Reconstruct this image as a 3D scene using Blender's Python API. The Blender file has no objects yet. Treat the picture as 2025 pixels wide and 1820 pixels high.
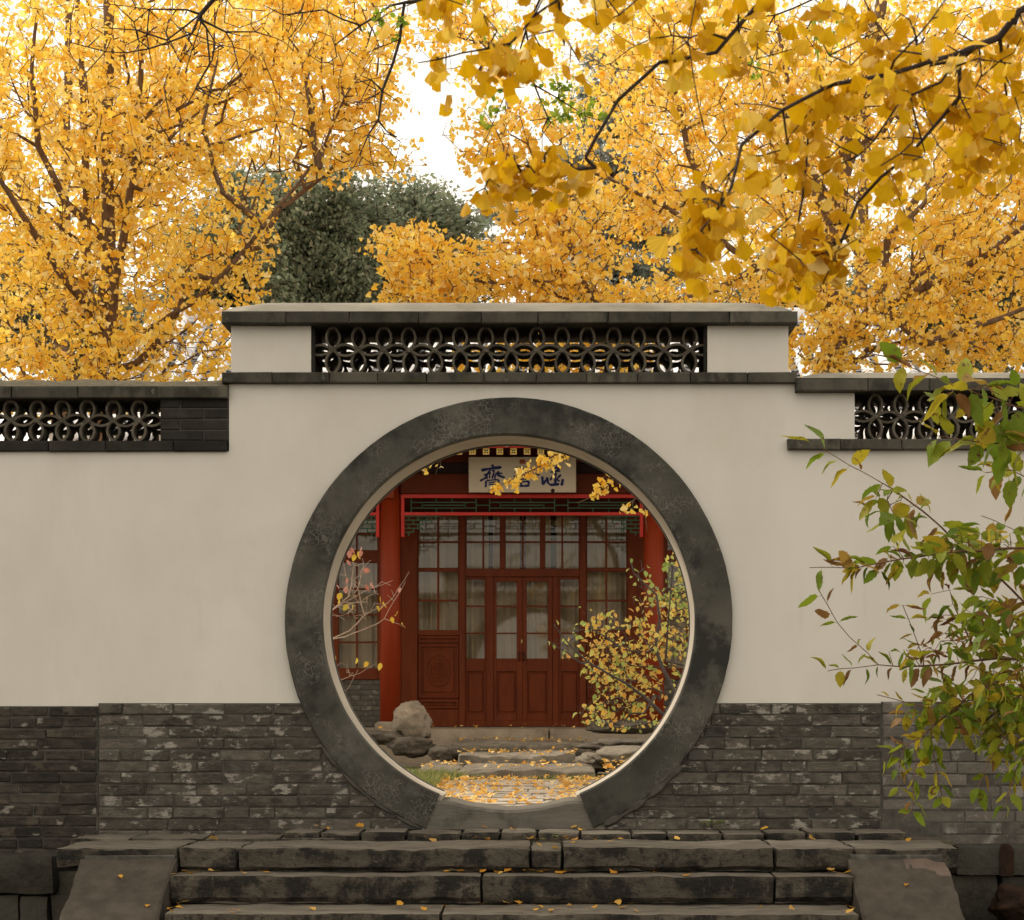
import bpy, math, random
import numpy as np
from mathutils import Vector, Matrix, noise

random.seed(7)
RNG = np.random.default_rng(11)
sc = bpy.context.scene
COL = sc.collection

# ------------------------------------------------------------------ camera, sky, sun, exposure
W, F, HX, HY, CZ = 2025.0, 3607.0, 1085.0, 1385.0, 1.54     # picture width, focal length, vanishing point, eye height
cam_d = bpy.data.cameras.new('camera')
cam = bpy.data.objects.new('camera', cam_d)
COL.objects.link(cam)
cam.location = (0, 0, CZ)
cam.rotation_euler = (math.radians(90), 0, 0)
cam_d.sensor_fit = 'HORIZONTAL'
cam_d.sensor_width = 36
cam_d.lens = 36 * F / W
cam_d.shift_x = -(HX - W / 2) / W
cam_d.shift_y = (HY - 910) / W
cam_d.clip_start = 0.05
cam_d.clip_end = 900
cam_d.dof.use_dof = True
cam_d.dof.focus_distance = 10.9
cam_d.dof.aperture_fstop = 12
sc.camera = cam

SUN_AZ, SUN_EL = math.radians(-60), math.radians(44)         # azimuth measured from +Y towards +X
world = bpy.data.worlds.new('World')
sc.world = world
world.use_nodes = True
wt = world.node_tree
wt.nodes.clear()
sky = wt.nodes.new('ShaderNodeTexSky')
sky.sky_type = 'NISHITA'
sky.sun_disc = False
sky.sun_elevation = SUN_EL
sky.sun_rotation = SUN_AZ
sky.air_density = 1.0
sky.dust_density = 4.0
mx = wt.nodes.new('ShaderNodeMix')
mx.data_type = 'RGBA'
mx.inputs[0].default_value = 0.86                             # an even white overcast over the blue
mx.inputs[7].default_value = (12.7, 11.45, 9.8, 1)
bg = wt.nodes.new('ShaderNodeBackground')
bg.inputs[1].default_value = 0.104
wo = wt.nodes.new('ShaderNodeOutputWorld')
wt.links.new(sky.outputs[0], mx.inputs[6])
wt.links.new(mx.outputs[2], bg.inputs[0])
wt.links.new(bg.outputs[0], wo.inputs[0])

sun_d = bpy.data.lights.new('sun', 'SUN')
sun_d.energy = 2.4
sun_d.angle = math.radians(11)
sun_d.color = (1.0, 0.90, 0.76)
sun = bpy.data.objects.new('sun', sun_d)
COL.objects.link(sun)
sd = Vector((math.sin(SUN_AZ) * math.cos(SUN_EL), math.cos(SUN_AZ) * math.cos(SUN_EL), math.sin(SUN_EL)))
sun.rotation_euler = sd.to_track_quat('Z', 'Y').to_euler()

vs = sc.view_settings
sc.display_settings.display_device = 'sRGB'
vs.view_transform = 'Standard'
vs.look = 'None'
vs.exposure = 0.38
vs.gamma = 1.0
vs.use_curve_mapping = False
sc.render.engine = 'CYCLES'
sc.cycles.max_bounces = 9
sc.cycles.diffuse_bounces = 7
sc.cycles.glossy_bounces = 3
sc.cycles.transmission_bounces = 5
sc.cycles.transparent_max_bounces = 8

# ------------------------------------------------------------------ helpers: placing
def P(x, y, Y):
    return Vector(((x - HX) * Y / F, Y, CZ + (HY - y) * Y / F))
def PX(x, Y): return (x - HX) * Y / F
def PZ(y, Y): return CZ + (HY - y) * Y / F

def mesh_of(name, v, f, smooth=False):
    me = bpy.data.meshes.new(name)
    me.from_pydata([tuple(p) for p in v], [], f)
    me.update()
    if smooth:
        me.shade_smooth()
    return me

def obj(name, me, mat=None, parent=None, loc=None, kind=None):
    o = bpy.data.objects.new(name, me)
    COL.objects.link(o)
    if mat is not None and me is not None and not me.materials:
        me.materials.append(mat)
    if parent is not None:
        o.parent = parent
    if loc is not None:
        o.location = loc
    if kind:
        o['kind'] = kind
    return o

def thing(name, label, cat, loc=(0, 0, 0), group=None):
    o = bpy.data.objects.new(name, None)
    COL.objects.link(o)
    o.location = loc
    o['label'] = label
    o['category'] = cat
    if group:
        o['group'] = group
    return o

def tag(o, label, cat, group=None):
    o['label'] = label
    o['category'] = cat
    if group:
        o['group'] = group
    return o

class MB:
    def __init__(s):
        s.v, s.f = [], []
    def add(s, v, f):
        b = len(s.v)
        s.v += [tuple(p) for p in v]
        s.f += [tuple(i + b for i in q) for q in f]
    def box(s, x0, x1, y0, y1, z0, z1, ch=0.0, jit=0.0):
        """a box; ch chamfers the four edges of its front (low Y) face"""
        j = lambda: random.uniform(-jit, jit) if jit else 0.0
        c = ch
        v = []
        for (xx, yy, zz) in ((x0 + c, y0, z0 + c), (x1 - c, y0, z0 + c), (x1 - c, y0, z1 - c), (x0 + c, y0, z1 - c),
                             (x0, y0 + c, z0), (x1, y0 + c, z0), (x1, y0 + c, z1), (x0, y0 + c, z1),
                             (x0, y1, z0), (x1, y1, z0), (x1, y1, z1), (x0, y1, z1)):
            v.append((xx + j(), yy + j() * .6, zz + j()))
        f = [(0, 1, 2, 3), (8, 11, 10, 9)]
        for a, b in ((0, 4), (4, 8)):
            for i in range(4):
                k = (i + 1) % 4
                f.append((a + i, b + i, b + k, a + k))
        if c == 0:
            v = v[:4] + v[8:]
            f = [(0, 1, 2, 3), (4, 7, 6, 5)] + [(i, 4 + i, 4 + (i + 1) % 4, (i + 1) % 4) for i in range(4)]
        s.add(v, f)
    def tube(s, pts, rad, n=7, cap=True):
        pts = [Vector(p) for p in pts]
        if not hasattr(rad, '__len__'):
            rad = [rad] * len(pts)
        up = None
        v, f = [], []
        for i, p in enumerate(pts):
            t = (pts[min(i + 1, len(pts) - 1)] - pts[max(i - 1, 0)])
            t = t.normalized() if t.length > 1e-9 else Vector((0, 0, 1))
            if up is None:
                up = Vector((0, 0, 1)) if abs(t.z) < .9 else Vector((1, 0, 0))
            a = (up - t * up.dot(t)).normalized()
            b = t.cross(a)
            up = a
            for k in range(n):
                an = 2 * math.pi * k / n
                v.append(p + (a * math.cos(an) + b * math.sin(an)) * rad[i])
        for i in range(len(pts) - 1):
            for k in range(n):
                q = (k + 1) % n
                f.append((i * n + k, i * n + q, (i + 1) * n + q, (i + 1) * n + k))
        if cap:
            f.append(tuple(range(n))[::-1])
            f.append(tuple((len(pts) - 1) * n + k for k in range(n)))
        s.add(v, f)
    def prism(s, prof, x0, x1):
        """profile of (y,z) points swept along X"""
        n = len(prof)
        v = [(x0, y, z) for y, z in prof] + [(x1, y, z) for y, z in prof]
        f = [tuple(range(n)), tuple(range(2 * n - 1, n - 1, -1))]
        for i in range(n):
            k = (i + 1) % n
            f.append((i, n + i, n + k, k))
        s.add(v, f)
    def build(s, name, mat, parent=None, smooth=False, kind=None):
        return obj(name, mesh_of(name, s.v, s.f, smooth), mat, parent, kind=kind)

def box(name, mat, parent, x0, x1, y0, y1, z0, z1, ch=0.0, jit=0.0):
    m = MB()
    m.box(x0, x1, y0, y1, z0, z1, ch, jit)
    return m.build(name, mat, parent)

def fbm(p, sc_=1.0, oct_=4):
    return noise.fractal(Vector(p) * sc_, 0.9, 2.1, oct_)

def rough_block(name, mat, parent, x0, x1, y0, y1, z0, z1, amp=.012, cell=.05, chip=.02, seed=0.0, under=0.0, bow=0.0):
    """a weathered stone block: a gridded box whose faces swell and whose edges are worn and chipped"""
    nx, ny, nz = max(2, int((x1 - x0) / cell)), max(2, int((y1 - y0) / cell)), max(3, int((z1 - z0) / (cell * .6)))
    nx, ny, nz = min(nx, 110), min(ny, 16), min(nz, 10)
    idx, v, f = {}, [], []
    def vid(i, j, k):
        key = (i, j, k)
        if key not in idx:
            u, w, t = i / nx, j / ny, k / nz
            p = Vector((x0 + (x1 - x0) * u, y0 + (y1 - y0) * w, z0 + (z1 - z0) * t))
            q = p + Vector((seed * 3.1, seed * 7.7, seed))
            ext = (i in (0, nx)) + (j in (0, ny)) + (k in (0, nz))
            d = Vector((fbm(q, 5), fbm(q + Vector((9, 0, 0)), 5), fbm(q + Vector((0, 9, 0)), 6))) * amp
            if ext >= 2:
                c = chip * (.35 + .9 * max(0, fbm(q + Vector((0, 0, 5)), 6) + .2))
                if i == 0: d.x += c
                if i == nx: d.x -= c
                if j == 0: d.y += c * (1.0 if k == nz else .6)
                if k == nz: d.z -= c * .7
            if under and j == 0 and k <= 1:
                d.y += under * (.3 + max(0, fbm(Vector((q.x, 0, 3 + seed)), 2.2) + .4)) * (1 if k == 0 else .5)
                d.z += under * .5 * max(0, fbm(Vector((q.x, 0, 8 + seed)), 2.5) + .25) * (1 if k == 0 else .6)
            if bow and k == nz:
                d.z += bow * fbm(Vector((q.x, q.y * .4, seed)), 1.6, 3)
            if bow and j == 0:
                d.y += bow * 2.2 * fbm(Vector((q.x, 4, seed)), 1.3, 3)
            idx[key] = len(v)
            v.append(p + d)
        return idx[key]
    for i in range(nx):
        for j in range(ny):
            f.append((vid(i, j, 0), vid(i, j + 1, 0), vid(i + 1, j + 1, 0), vid(i + 1, j, 0)))
            f.append((vid(i, j, nz), vid(i + 1, j, nz), vid(i + 1, j + 1, nz), vid(i, j + 1, nz)))
    for i in range(nx):
        for k in range(nz):
            f.append((vid(i, 0, k), vid(i + 1, 0, k), vid(i + 1, 0, k + 1), vid(i, 0, k + 1)))
            f.append((vid(i, ny, k), vid(i, ny, k + 1), vid(i + 1, ny, k + 1), vid(i + 1, ny, k)))
    for j in range(ny):
        for k in range(nz):
            f.append((vid(0, j, k), vid(0, j, k + 1), vid(0, j + 1, k + 1), vid(0, j + 1, k)))
            f.append((vid(nx, j, k), vid(nx, j + 1, k), vid(nx, j + 1, k + 1), vid(nx, j, k + 1)))
    me = mesh_of(name, v, f, True)
    me.set_sharp_from_angle(angle=math.radians(28))
    return obj(name, me, mat, parent)

_ico = None
def rock(name, mat, c, r, seed, amp=.28, sq=1.0, parent=None):
    import bmesh
    bm = bmesh.new()
    bmesh.ops.create_icosphere(bm, subdivisions=4, radius=1)
    for q in bm.verts:
        n = q.co.normalized()
        d = 1 + amp * fbm(n + Vector((seed, seed * 2, 0)), 1.1, 3) + amp * .45 * fbm(n + Vector((seed, 0, 0)), 3.2, 4) - amp * .35 * abs(fbm(n + Vector((0, seed, 0)), 2.2, 2))
        e = Vector((abs(n.x) ** sq * (1 if n.x > 0 else -1), abs(n.y) ** sq * (1 if n.y > 0 else -1), abs(n.z) ** sq * (1 if n.z > 0 else -1)))
        q.co = Vector((e.x * r[0], e.y * r[1], e.z * r[2])) * d
    me = bpy.data.meshes.new(name)
    bm.to_mesh(me)
    bm.free()
    me.shade_smooth()
    return obj(name, me, mat, parent, c)

# ------------------------------------------------------------------ helpers: materials
def new_mat(name):
    m = bpy.data.materials.new(name)
    m.use_nodes = True
    m.node_tree.nodes.clear()
    return m, m.node_tree

def N(nt, t, **kw):
    n = nt.nodes.new(t)
    for k, v in kw.items():
        setattr(n, k, v)
    return n

def ramp(nt, fac, stops):
    r = N(nt, 'ShaderNodeValToRGB')
    el = r.color_ramp.elements
    while len(el) < len(stops):
        el.new(.5)
    for e, (p, c) in zip(el, stops):
        e.position = p
        e.color = (*c, 1) if len(c) == 3 else c
    nt.links.new(fac, r.inputs[0])
    return r.outputs[0]

def nz(nt, vec, scale, stretch=(1, 1, 1), detail=6, rough=.6, off=(0, 0, 0)):
    mp = N(nt, 'ShaderNodeMapping')
    mp.inputs['Scale'].default_value = stretch
    mp.inputs['Location'].default_value = off
    nt.links.new(vec, mp.inputs[0])
    n = N(nt, 'ShaderNodeTexNoise')
    n.inputs['Scale'].default_value = scale
    n.inputs['Detail'].default_value = detail
    n.inputs['Roughness'].default_value = rough
    nt.links.new(mp.outputs[0], n.inputs['Vector'])
    return n.outputs[0]

def mixc(nt, fac, a, b):
    m = N(nt, 'ShaderNodeMix', data_type='RGBA')
    for s, v in ((m.inputs[0], fac), (m.inputs[6], a), (m.inputs[7], b)):
        if isinstance(v, (int, float)):
            s.default_value = v
        elif isinstance(v, tuple):
            s.default_value = (*v, 1) if len(v) == 3 else v
        else:
            nt.links.new(v, s)
    return m.outputs[2]

def math_(nt, op, a, b=None):
    m = N(nt, 'ShaderNodeMath', operation=op)
    for s, v in ((m.inputs[0], a), (m.inputs[1], b)):
        if v is None: continue
        if isinstance(v, (int, float)): s.default_value = v
        else: nt.links.new(v, s)
    return m.outputs[0]

TONE = {'lime_plaster': 1.05, 'reveal_plaster': .88, 'black_plaster': 1.12, 'grey_brick': .95, 'sooty_vignetted_brick': .86, 'worn_brick': .92, 'black_brick': .85, 'old_mortar': .9, 'pale_mortar': .95,
        'mossy_brick': .95, 'coping_render': 1.0, 'mossy_coping': .95, 'lattice_tile': .74, 'step_stone': .78, 'cheek_stone': .70, 'fresh_break': .34, 'plinth_stone': .68, 'rusty_iron': .32,
        'sill_stone': 1.0, 'column_red': .95, 'door_red': 1.08, 'beam_red': 1.0, 'vermilion': .80, 'plaque_board': 1.18, 'curtain': .72, 'lattice_green': .9, 'grey_branch': .8, 'pale_boulder': .9,
        'garden_stone': 1.0, 'path_paver': 1.15}

def M(name, lo, hi, scale=6, stretch=(1, 1, 1), patches=(), rnd=0.0, rough=.85, bump=.3, bscale=45, spec=.25, crack=None, bdist=.01, top=None, wear=None):
    g = TONE.get(name, 1.0)
    sc_ = lambda c: tuple(q * g for q in c)
    lo, hi = sc_(lo), sc_(hi)
    patches = [(sc_(p[0]), *p[1:]) for p in patches]
    if top: top = tuple(sc_(c) for c in top)
    if crack: crack = (*crack[:2], sc_(crack[2]))
    m, nt = new_mat(name)
    geo = N(nt, 'ShaderNodeNewGeometry')
    oi = N(nt, 'ShaderNodeObjectInfo')
    pos = geo.outputs['Position']
    if rnd:
        sh = N(nt, 'ShaderNodeVectorMath', operation='ADD')
        cmb = N(nt, 'ShaderNodeCombineXYZ')
        r9 = math_(nt, 'MULTIPLY', oi.outputs['Random'], 13.0)
        nt.links.new(r9, cmb.inputs[1])
        nt.links.new(pos, sh.inputs[0])
        nt.links.new(cmb.outputs[0], sh.inputs[1])
        pos = sh.outputs[0]
    col = ramp(nt, nz(nt, pos, scale, stretch), [(.32, lo), (.68, hi)])
    if rnd:
        hs = N(nt, 'ShaderNodeHueSaturation')
        v = math_(nt, 'MULTIPLY_ADD', oi.outputs['Random'], 2 * rnd)
        v.node.inputs[2].default_value = 1 - rnd
        nt.links.new(v, hs.inputs['Value'])
        nt.links.new(col, hs.inputs['Color'])
        col = hs.outputs[0]
    for i, (c, s, a, b, st, amt) in enumerate(patches):
        k = nz(nt, pos, s, st, 8, .68, (3.7 * i + 1, 2.1 * i, 5.3 * i))
        k = ramp(nt, k, [(a, (0, 0, 0)), (b, (1, 1, 1))])
        k = math_(nt, 'MULTIPLY', k, amt)
        col = mixc(nt, k, col, c)
    if top:  # upward faces get their own lit tone, painted by normal
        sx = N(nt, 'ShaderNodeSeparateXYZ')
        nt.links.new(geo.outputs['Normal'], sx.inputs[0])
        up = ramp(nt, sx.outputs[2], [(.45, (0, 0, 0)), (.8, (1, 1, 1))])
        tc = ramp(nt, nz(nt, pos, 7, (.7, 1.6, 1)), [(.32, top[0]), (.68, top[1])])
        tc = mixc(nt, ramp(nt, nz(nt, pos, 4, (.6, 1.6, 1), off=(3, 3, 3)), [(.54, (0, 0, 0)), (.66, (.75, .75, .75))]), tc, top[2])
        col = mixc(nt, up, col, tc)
    if wear:                                          # rubbed edges
        k = ramp(nt, geo.outputs['Pointiness'], [(.53, (0, 0, 0)), (.6, (.5, .5, .5))])
        col = mixc(nt, k, col, sc_(wear))
    if crack:
        cs, cw, cc = crack
        wn = N(nt, 'ShaderNodeTexNoise')
        wn.inputs['Scale'].default_value = 9
        nt.links.new(pos, wn.inputs['Vector'])
        wv = N(nt, 'ShaderNodeVectorMath', operation='MULTIPLY_ADD')
        wv.inputs[1].default_value = (.13, .13, .13)
        nt.links.new(wn.outputs['Color'], wv.inputs[0])
        nt.links.new(pos, wv.inputs[2])
        vo = N(nt, 'ShaderNodeTexVoronoi', feature='DISTANCE_TO_EDGE')
        vo.inputs['Scale'].default_value = cs
        nt.links.new(wv.outputs[0], vo.inputs['Vector'])
        k = ramp(nt, vo.outputs[0], [(0, (1, 1, 1)), (cw, (0, 0, 0))])
        k2 = ramp(nt, nz(nt, pos, 2.6, detail=9, rough=.75, off=(4, 1, 2)), [(.50, (0, 0, 0)), (.57, (1, 1, 1))])
        col = mixc(nt, math_(nt, 'MULTIPLY', math_(nt, 'MULTIPLY', k, k2), .75), col, cc)
    b = N(nt, 'ShaderNodeBsdfPrincipled')
    b.inputs['Roughness'].default_value = rough
    b.inputs['Specular IOR Level'].default_value = spec
    nt.links.new(col, b.inputs['Base Color'])
    if bump:
        bp = N(nt, 'ShaderNodeBump')
        bp.inputs['Strength'].default_value = bump
        bp.inputs['Distance'].default_value = bdist
        nt.links.new(nz(nt, pos, bscale, stretch, 7, .65), bp.inputs['Height'])
        nt.links.new(bp.outputs[0], b.inputs['Normal'])
    o = N(nt, 'ShaderNodeOutputMaterial')
    nt.links.new(b.outputs[0], o.inputs[0])
    return m

def leaf_mat(name, stops, per='island', trans=.45, rough=.55, spots=None):
    m, nt = new_mat(name)
    if per == 'island':
        r = N(nt, 'ShaderNodeNewGeometry').outputs['Random Per Island']
    else:
        r = N(nt, 'ShaderNodeObjectInfo').outputs['Random']
    col = ramp(nt, r, stops)
    if spots:
        g = N(nt, 'ShaderNodeNewGeometry')
        k = ramp(nt, nz(nt, g.outputs['Position'], spots[1]), [(spots[2], (0, 0, 0)), (spots[2] + .07, (1, 1, 1))])
        col = mixc(nt, k, col, spots[0])
    b = N(nt, 'ShaderNodeBsdfPrincipled')
    b.inputs['Roughness'].default_value = rough
    b.inputs['Specular IOR Level'].default_value = .16
    nt.links.new(col, b.inputs['Base Color'])
    t = N(nt, 'ShaderNodeBsdfTranslucent')
    nt.links.new(col, t.inputs[0])
    x = N(nt, 'ShaderNodeMixShader')
    x.inputs[0].default_value = trans
    nt.links.new(b.outputs[0], x.inputs[1])
    nt.links.new(t.outputs[0], x.inputs[2])
    o = N(nt, 'ShaderNodeOutputMaterial')
    nt.links.new(x.outputs[0], o.inputs[0])
    return m

V1 = (1, 1, 1)
plaster = M('lime_plaster', (.500, .478, .425), (.560, .538, .482), 1.6, (1, 1, .5),
            [((.43, .40, .33), 3.0, .56, .75, (1, 1, .25), .35), ((.60, .57, .50), 9, .6, .75, (.4, 1, 1.5), .25), ((.36, .325, .255), 7, .60, .80, (1, 1, .10), .30), ((.40, .36, .29), 1.1, .52, .75, V1, .35)], rough=.9, bump=.10, bscale=30, bdist=.006)
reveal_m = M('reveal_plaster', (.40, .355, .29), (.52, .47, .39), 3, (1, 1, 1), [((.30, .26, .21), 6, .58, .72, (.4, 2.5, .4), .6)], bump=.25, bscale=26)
ring_m = M('black_plaster', (.026, .0255, .0200), (.070, .066, .053), 2.2, V1,
           [((.014, .0145, .012), 3.0, .48, .60, V1, .92), ((.095, .091, .078), 1.5, .57, .68, V1, .65), ((.11, .105, .095), 60, .72, .78, V1, .7)],
           rough=.75, bump=.22, bscale=22, crack=(34, .085, (.125, .118, .098)))
brick_m = M('grey_brick', (.052, .0455, .0355), (.104, .092, .073), 12, (1, 1, 2),
            [((.022, .019, .016), 4.2, .52, .63, (1, 1, 1.6), .85), ((.30, .28, .24), 7.5, .555, .615, (1, 1, 1.9), .8), ((.085, .090, .086), 3, .55, .7, V1, .5), ((.33, .31, .27), 24, .62, .68, (1, 1, 1.6), .55)],
            rnd=.32, bump=.7, bscale=34, bdist=.014)
brick_dark_m = M('sooty_vignetted_brick', (.020, .0175, .0135), (.060, .052, .040), 9, (1, 1, 2),
                 [((.27, .25, .21), 6.5, .60, .655, (1, 1, 1.9), .75), ((.11, .092, .066), 5, .55, .63, V1, .6)], rnd=.45, bump=.7, bscale=34, bdist=.014)  # soot tone darkened further, painting in the lower-corner vignette
brick_worn_m = M('worn_brick', (.078, .070, .057), (.132, .119, .099), 5, V1,
                 [((.26, .245, .215), 6, .55, .64, V1, .75), ((.040, .035, .029), 4, .57, .68, V1, .75), ((.28, .26, .23), 26, .60, .68, V1, .5)], rnd=.12, bump=.8, bscale=20, bdist=.016)
brick_black_m = M('black_brick', (.014, .0125, .010), (.034, .031, .025), 9, V1, [((.085, .077, .060), 9, .62, .72, V1, .5)], rnd=.3, bump=.5)
mortar_m = M('old_mortar', (.045, .041, .034), (.095, .088, .074), 14, V1, [((.20, .185, .155), 5, .58, .68, (1, 1, .4), .6)], bump=.5, bscale=60)
mortar_pale_m = M('pale_mortar', (.05, .046, .038), (.075, .07, .06), 14, V1, bump=.5, bscale=60)
band_m = M('mossy_brick', (.040, .037, .028), (.085, .078, .060), 5, (1, 1, .6),
           [((.020, .019, .014), 5, .50, .62, (1, 1, .5), .85), ((.045, .052, .018), 6, .56, .68, V1, .6), ((.22, .21, .18), 11, .64, .72, V1, .6)], rnd=.3, bump=.45, bscale=40)
cope_m = M('coping_render', (.17, .155, .12), (.255, .235, .185), 4, (1, 1, 1),
           [((.10, .092, .07), 3.5, .52, .68, (.5, 1, 1), .7), ((.34, .32, .27), 10, .62, .70, (.6, 1, 2), .7)], bump=.4, bscale=30)
cope_moss_m = M('mossy_coping', (.070, .058, .030), (.13, .11, .065), 22, V1, [((.05, .05, .02), 5, .5, .65, V1, .5)], bump=.9, bscale=90, bdist=.02)
tile_m = M('lattice_tile', (.085, .072, .052), (.155, .135, .100), 14, V1, [((.24, .225, .18), 18, .58, .68, V1, .75), ((.03, .027, .02), 8, .55, .68, V1, .7)], rnd=.25, bump=.6, bscale=70)
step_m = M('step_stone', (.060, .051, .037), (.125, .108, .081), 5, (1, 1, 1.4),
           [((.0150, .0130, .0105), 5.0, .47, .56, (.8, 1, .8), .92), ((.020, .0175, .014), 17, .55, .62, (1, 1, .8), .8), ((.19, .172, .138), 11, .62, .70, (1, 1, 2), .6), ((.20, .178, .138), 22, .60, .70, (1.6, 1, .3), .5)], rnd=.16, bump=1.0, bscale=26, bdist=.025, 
           top=((.125, .109, .084), (.225, .198, .155), (.050, .043, .033)))  # light on the treads is put into this paler colour
tread_m = step_m
cheek_m = M('cheek_stone', (.066, .055, .043), (.105, .090, .072), 10, V1, [((.16, .148, .13), 24, .62, .72, (1.5, .8, 1), .5), ((.038, .032, .026), 3, .55, .7, V1, .6)], bump=.6, bscale=50, spec=.12)
pink_m = M('fresh_break', (.26, .19, .15), (.36, .27, .21), 14, V1, bump=.8, bscale=30)
base_m = M('plinth_stone', (.052, .048, .036), (.088, .081, .062), 5, V1, [((.02, .018, .014), 3, .52, .66, V1, .85), ((.11, .04, .018), 3.3, .66, .74, V1, .7)], rnd=.25, bump=.8, bscale=22, bdist=.02)  # stone colour taken darker so the corner vignette is painted in
rust_m = M('rusty_iron', (.030, .013, .006), (.085, .036, .012), 16, V1, [((.16, .07, .02), 22, .62, .72, V1, .6)], bump=.6, bscale=60)
soil_m = M('damp_soil', (.05, .042, .03), (.10, .085, .06), 8, V1, [((.05, .06, .025), 2, .55, .7, V1, .6)], bump=1, bscale=30)
yard_m = M('courtyard_earth', (.13, .11, .08), (.24, .205, .15), 6, V1, [((.09, .10, .04), 1.5, .54, .7, V1, .6)], bump=.8, bscale=30)
pave_m = M('path_paver', (.30, .265, .215), (.44, .39, .32), 7, V1, [((.20, .17, .13), 5, .55, .7, V1, .6)], rnd=.14, bump=.5, bscale=30)
rockstep_m = M('garden_stone', (.145, .125, .095), (.27, .235, .18), 5, V1, [((.075, .066, .052), 3.5, .5, .66, V1, .75), ((.36, .32, .25), 9, .63, .72, V1, .5)], rnd=.12, bump=1, bscale=18, bdist=.03)
plat_m = M('platform_stone', (.23, .19, .14), (.33, .28, .21), 5, V1, [((.14, .115, .085), 4, .52, .68, V1, .7)], rnd=.1, bump=.5, bscale=30)
boulder_m = M('pale_boulder', (.20, .165, .12), (.40, .335, .255), 5, V1, [((.12, .10, .075), 7, .54, .66, V1, .8), ((.48, .42, .33), 12, .62, .7, V1, .5)], bump=1, bscale=16, bdist=.04)
darkrock_m = M('dark_rock', (.075, .062, .046), (.17, .145, .11), 5, V1, [((.04, .034, .026), 4, .5, .64, V1, .8)], bump=1, bscale=16, bdist=.04)
col_m = M('column_red', (.22, .026, .004), (.29, .036, .006), 3, (3, 3, .3), [((.16, .04, .012), 5, .55, .7, (4, 4, .25), .4)], rough=.5, bump=.08, spec=.22)
door_m = M('door_red', (.105, .0200, .0034), (.150, .0290, .0048), 4, (3, 3, .5), [((.19, .05, .034), 4, .60, .74, (3, 3, .3), .5)], rough=.5, bump=.08, spec=.18)
beam_m = M('beam_red', (.085, .016, .004), (.115, .023, .006), 3, V1, rough=.6, spec=.15, bump=.1)
bright_m = M('vermilion', (.62, .016, .006), (.72, .024, .008), 4, V1, rough=.45, bump=.05, spec=.4)
green_m = M('lattice_green', (.030, .085, .050), (.045, .115, .068), 8, V1, rough=.6, bump=.05)
dark_m = M('dark_timber', (.020, .010, .008), (.030, .014, .010), 6, V1, rough=.7, bump=.1)
gold_m = M('gold_paint', (.55, .38, .10), (.68, .48, .15), 12, V1, rough=.45, bump=.05)
board_m = M('plaque_board', (.46, .405, .315), (.52, .46, .36), 3, V1, rough=.6, bump=.05)
ink_m = M('blue_paint', (.008, .012, .085), (.013, .020, .12), 10, V1, rough=.5, bump=0)
seal_m = M('seal_red', (.30, .07, .03), (.36, .09, .04), 10, V1, rough=.6, bump=0)
curtain_m = M('curtain', (.60, .51, .37), (.72, .63, .48), 3, (4, 4, .2), rough=.95, bump=0)
inside_m = M('room_dark', (.05, .04, .03), (.08, .06, .05), 3, V1, bump=0)
roof_m = M('roof_tile', (.55, .55, .56), (.78, .78, .79), 4, (1, 1, 1), [((.36, .37, .38), 6, .55, .7, V1, .6)], rnd=.08, rough=.5, bump=.2, spec=.5)  # sky glare on the tiles is put into a pale base colour
pan_m = M('roof_pan', (.16, .165, .17), (.30, .305, .31), 5, V1, rough=.6, bump=.2)
bark_m = M('ginkgo_bark', (.125, .076, .048), (.26, .165, .105), 12, (3, 3, .5), bump=1, bscale=26, bdist=.03)
bark_dark_m = M('dark_bark', (.020, .014, .012), (.050, .036, .030), 20, (2, 2, 1), bump=.8, bscale=60)
twig_red_m = M('red_brown_twig', (.10, .052, .030), (.19, .10, .055), 30, V1, bump=.4, bscale=80)
twig_pale_m = M('pale_twig', (.36, .25, .19), (.56, .43, .33), 30, V1, bump=.4, bscale=80)
twig_grey_m = M('grey_branch', (.075, .062, .058), (.15, .125, .115), 20, V1, bump=.5, bscale=70)
brass_m = M('brass', (.45, .30, .08), (.55, .36, .10), 10, V1, rough=.35, bump=0, spec=.6)

ginkgo_far_m = leaf_mat('ginkgo_leaf', [(0, (.93, .55, .06)), (.25, (.95, .64, .085)), (.5, (.96, .70, .12)), (.75, (.97, .77, .22)), (.92, (.98, .86, .46)), (1, (.93, .54, .06))], trans=.62)
ginkgo_near_m = leaf_mat('ginkgo_leaf_near', [(0, (.50, .255, .003)), (.25, (.62, .345, .004)), (.55, (.70, .42, .005)), (.8, (.76, .49, .010)), (.92, (.76, .52, .06)), (1, (.82, .66, .26))], 'object', trans=.40)  # darker copy of the ginkgo leaf, with shade put into its colour
ginkgo_near_i = leaf_mat('ginkgo_leaf_joined', [(0, (.50, .255, .003)), (.25, (.62, .345, .004)), (.55, (.70, .42, .005)), (.8, (.76, .49, .010)), (.92, (.76, .52, .06)), (1, (.82, .66, .26))], 'island', trans=.40)  # same shade-darkened colours for the joined near leaves
fallen_m = leaf_mat('fallen_leaf', [(0, (.42, .19, .02)), (.4, (.55, .29, .03)), (.8, (.60, .38, .10)), (1, (.32, .17, .04))], 'object', trans=.25)
fallen_i = leaf_mat('fallen_leaf_joined', [(0, (.70, .34, .05)), (.4, (.85, .50, .10)), (.8, (.90, .66, .28)), (1, (.55, .28, .06))], 'island', trans=.25)
BR = (.10, .045, .018)
shrub_m = leaf_mat('green_leaf', [(0, (.10, .155, .013)), (.3, (.155, .215, .016)), (.65, (.235, .255, .018)), (.88, (.36, .29, .020)), (1, (.15, .21, .04))], 'object', .45, spots=(BR, 30, .60))
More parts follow.
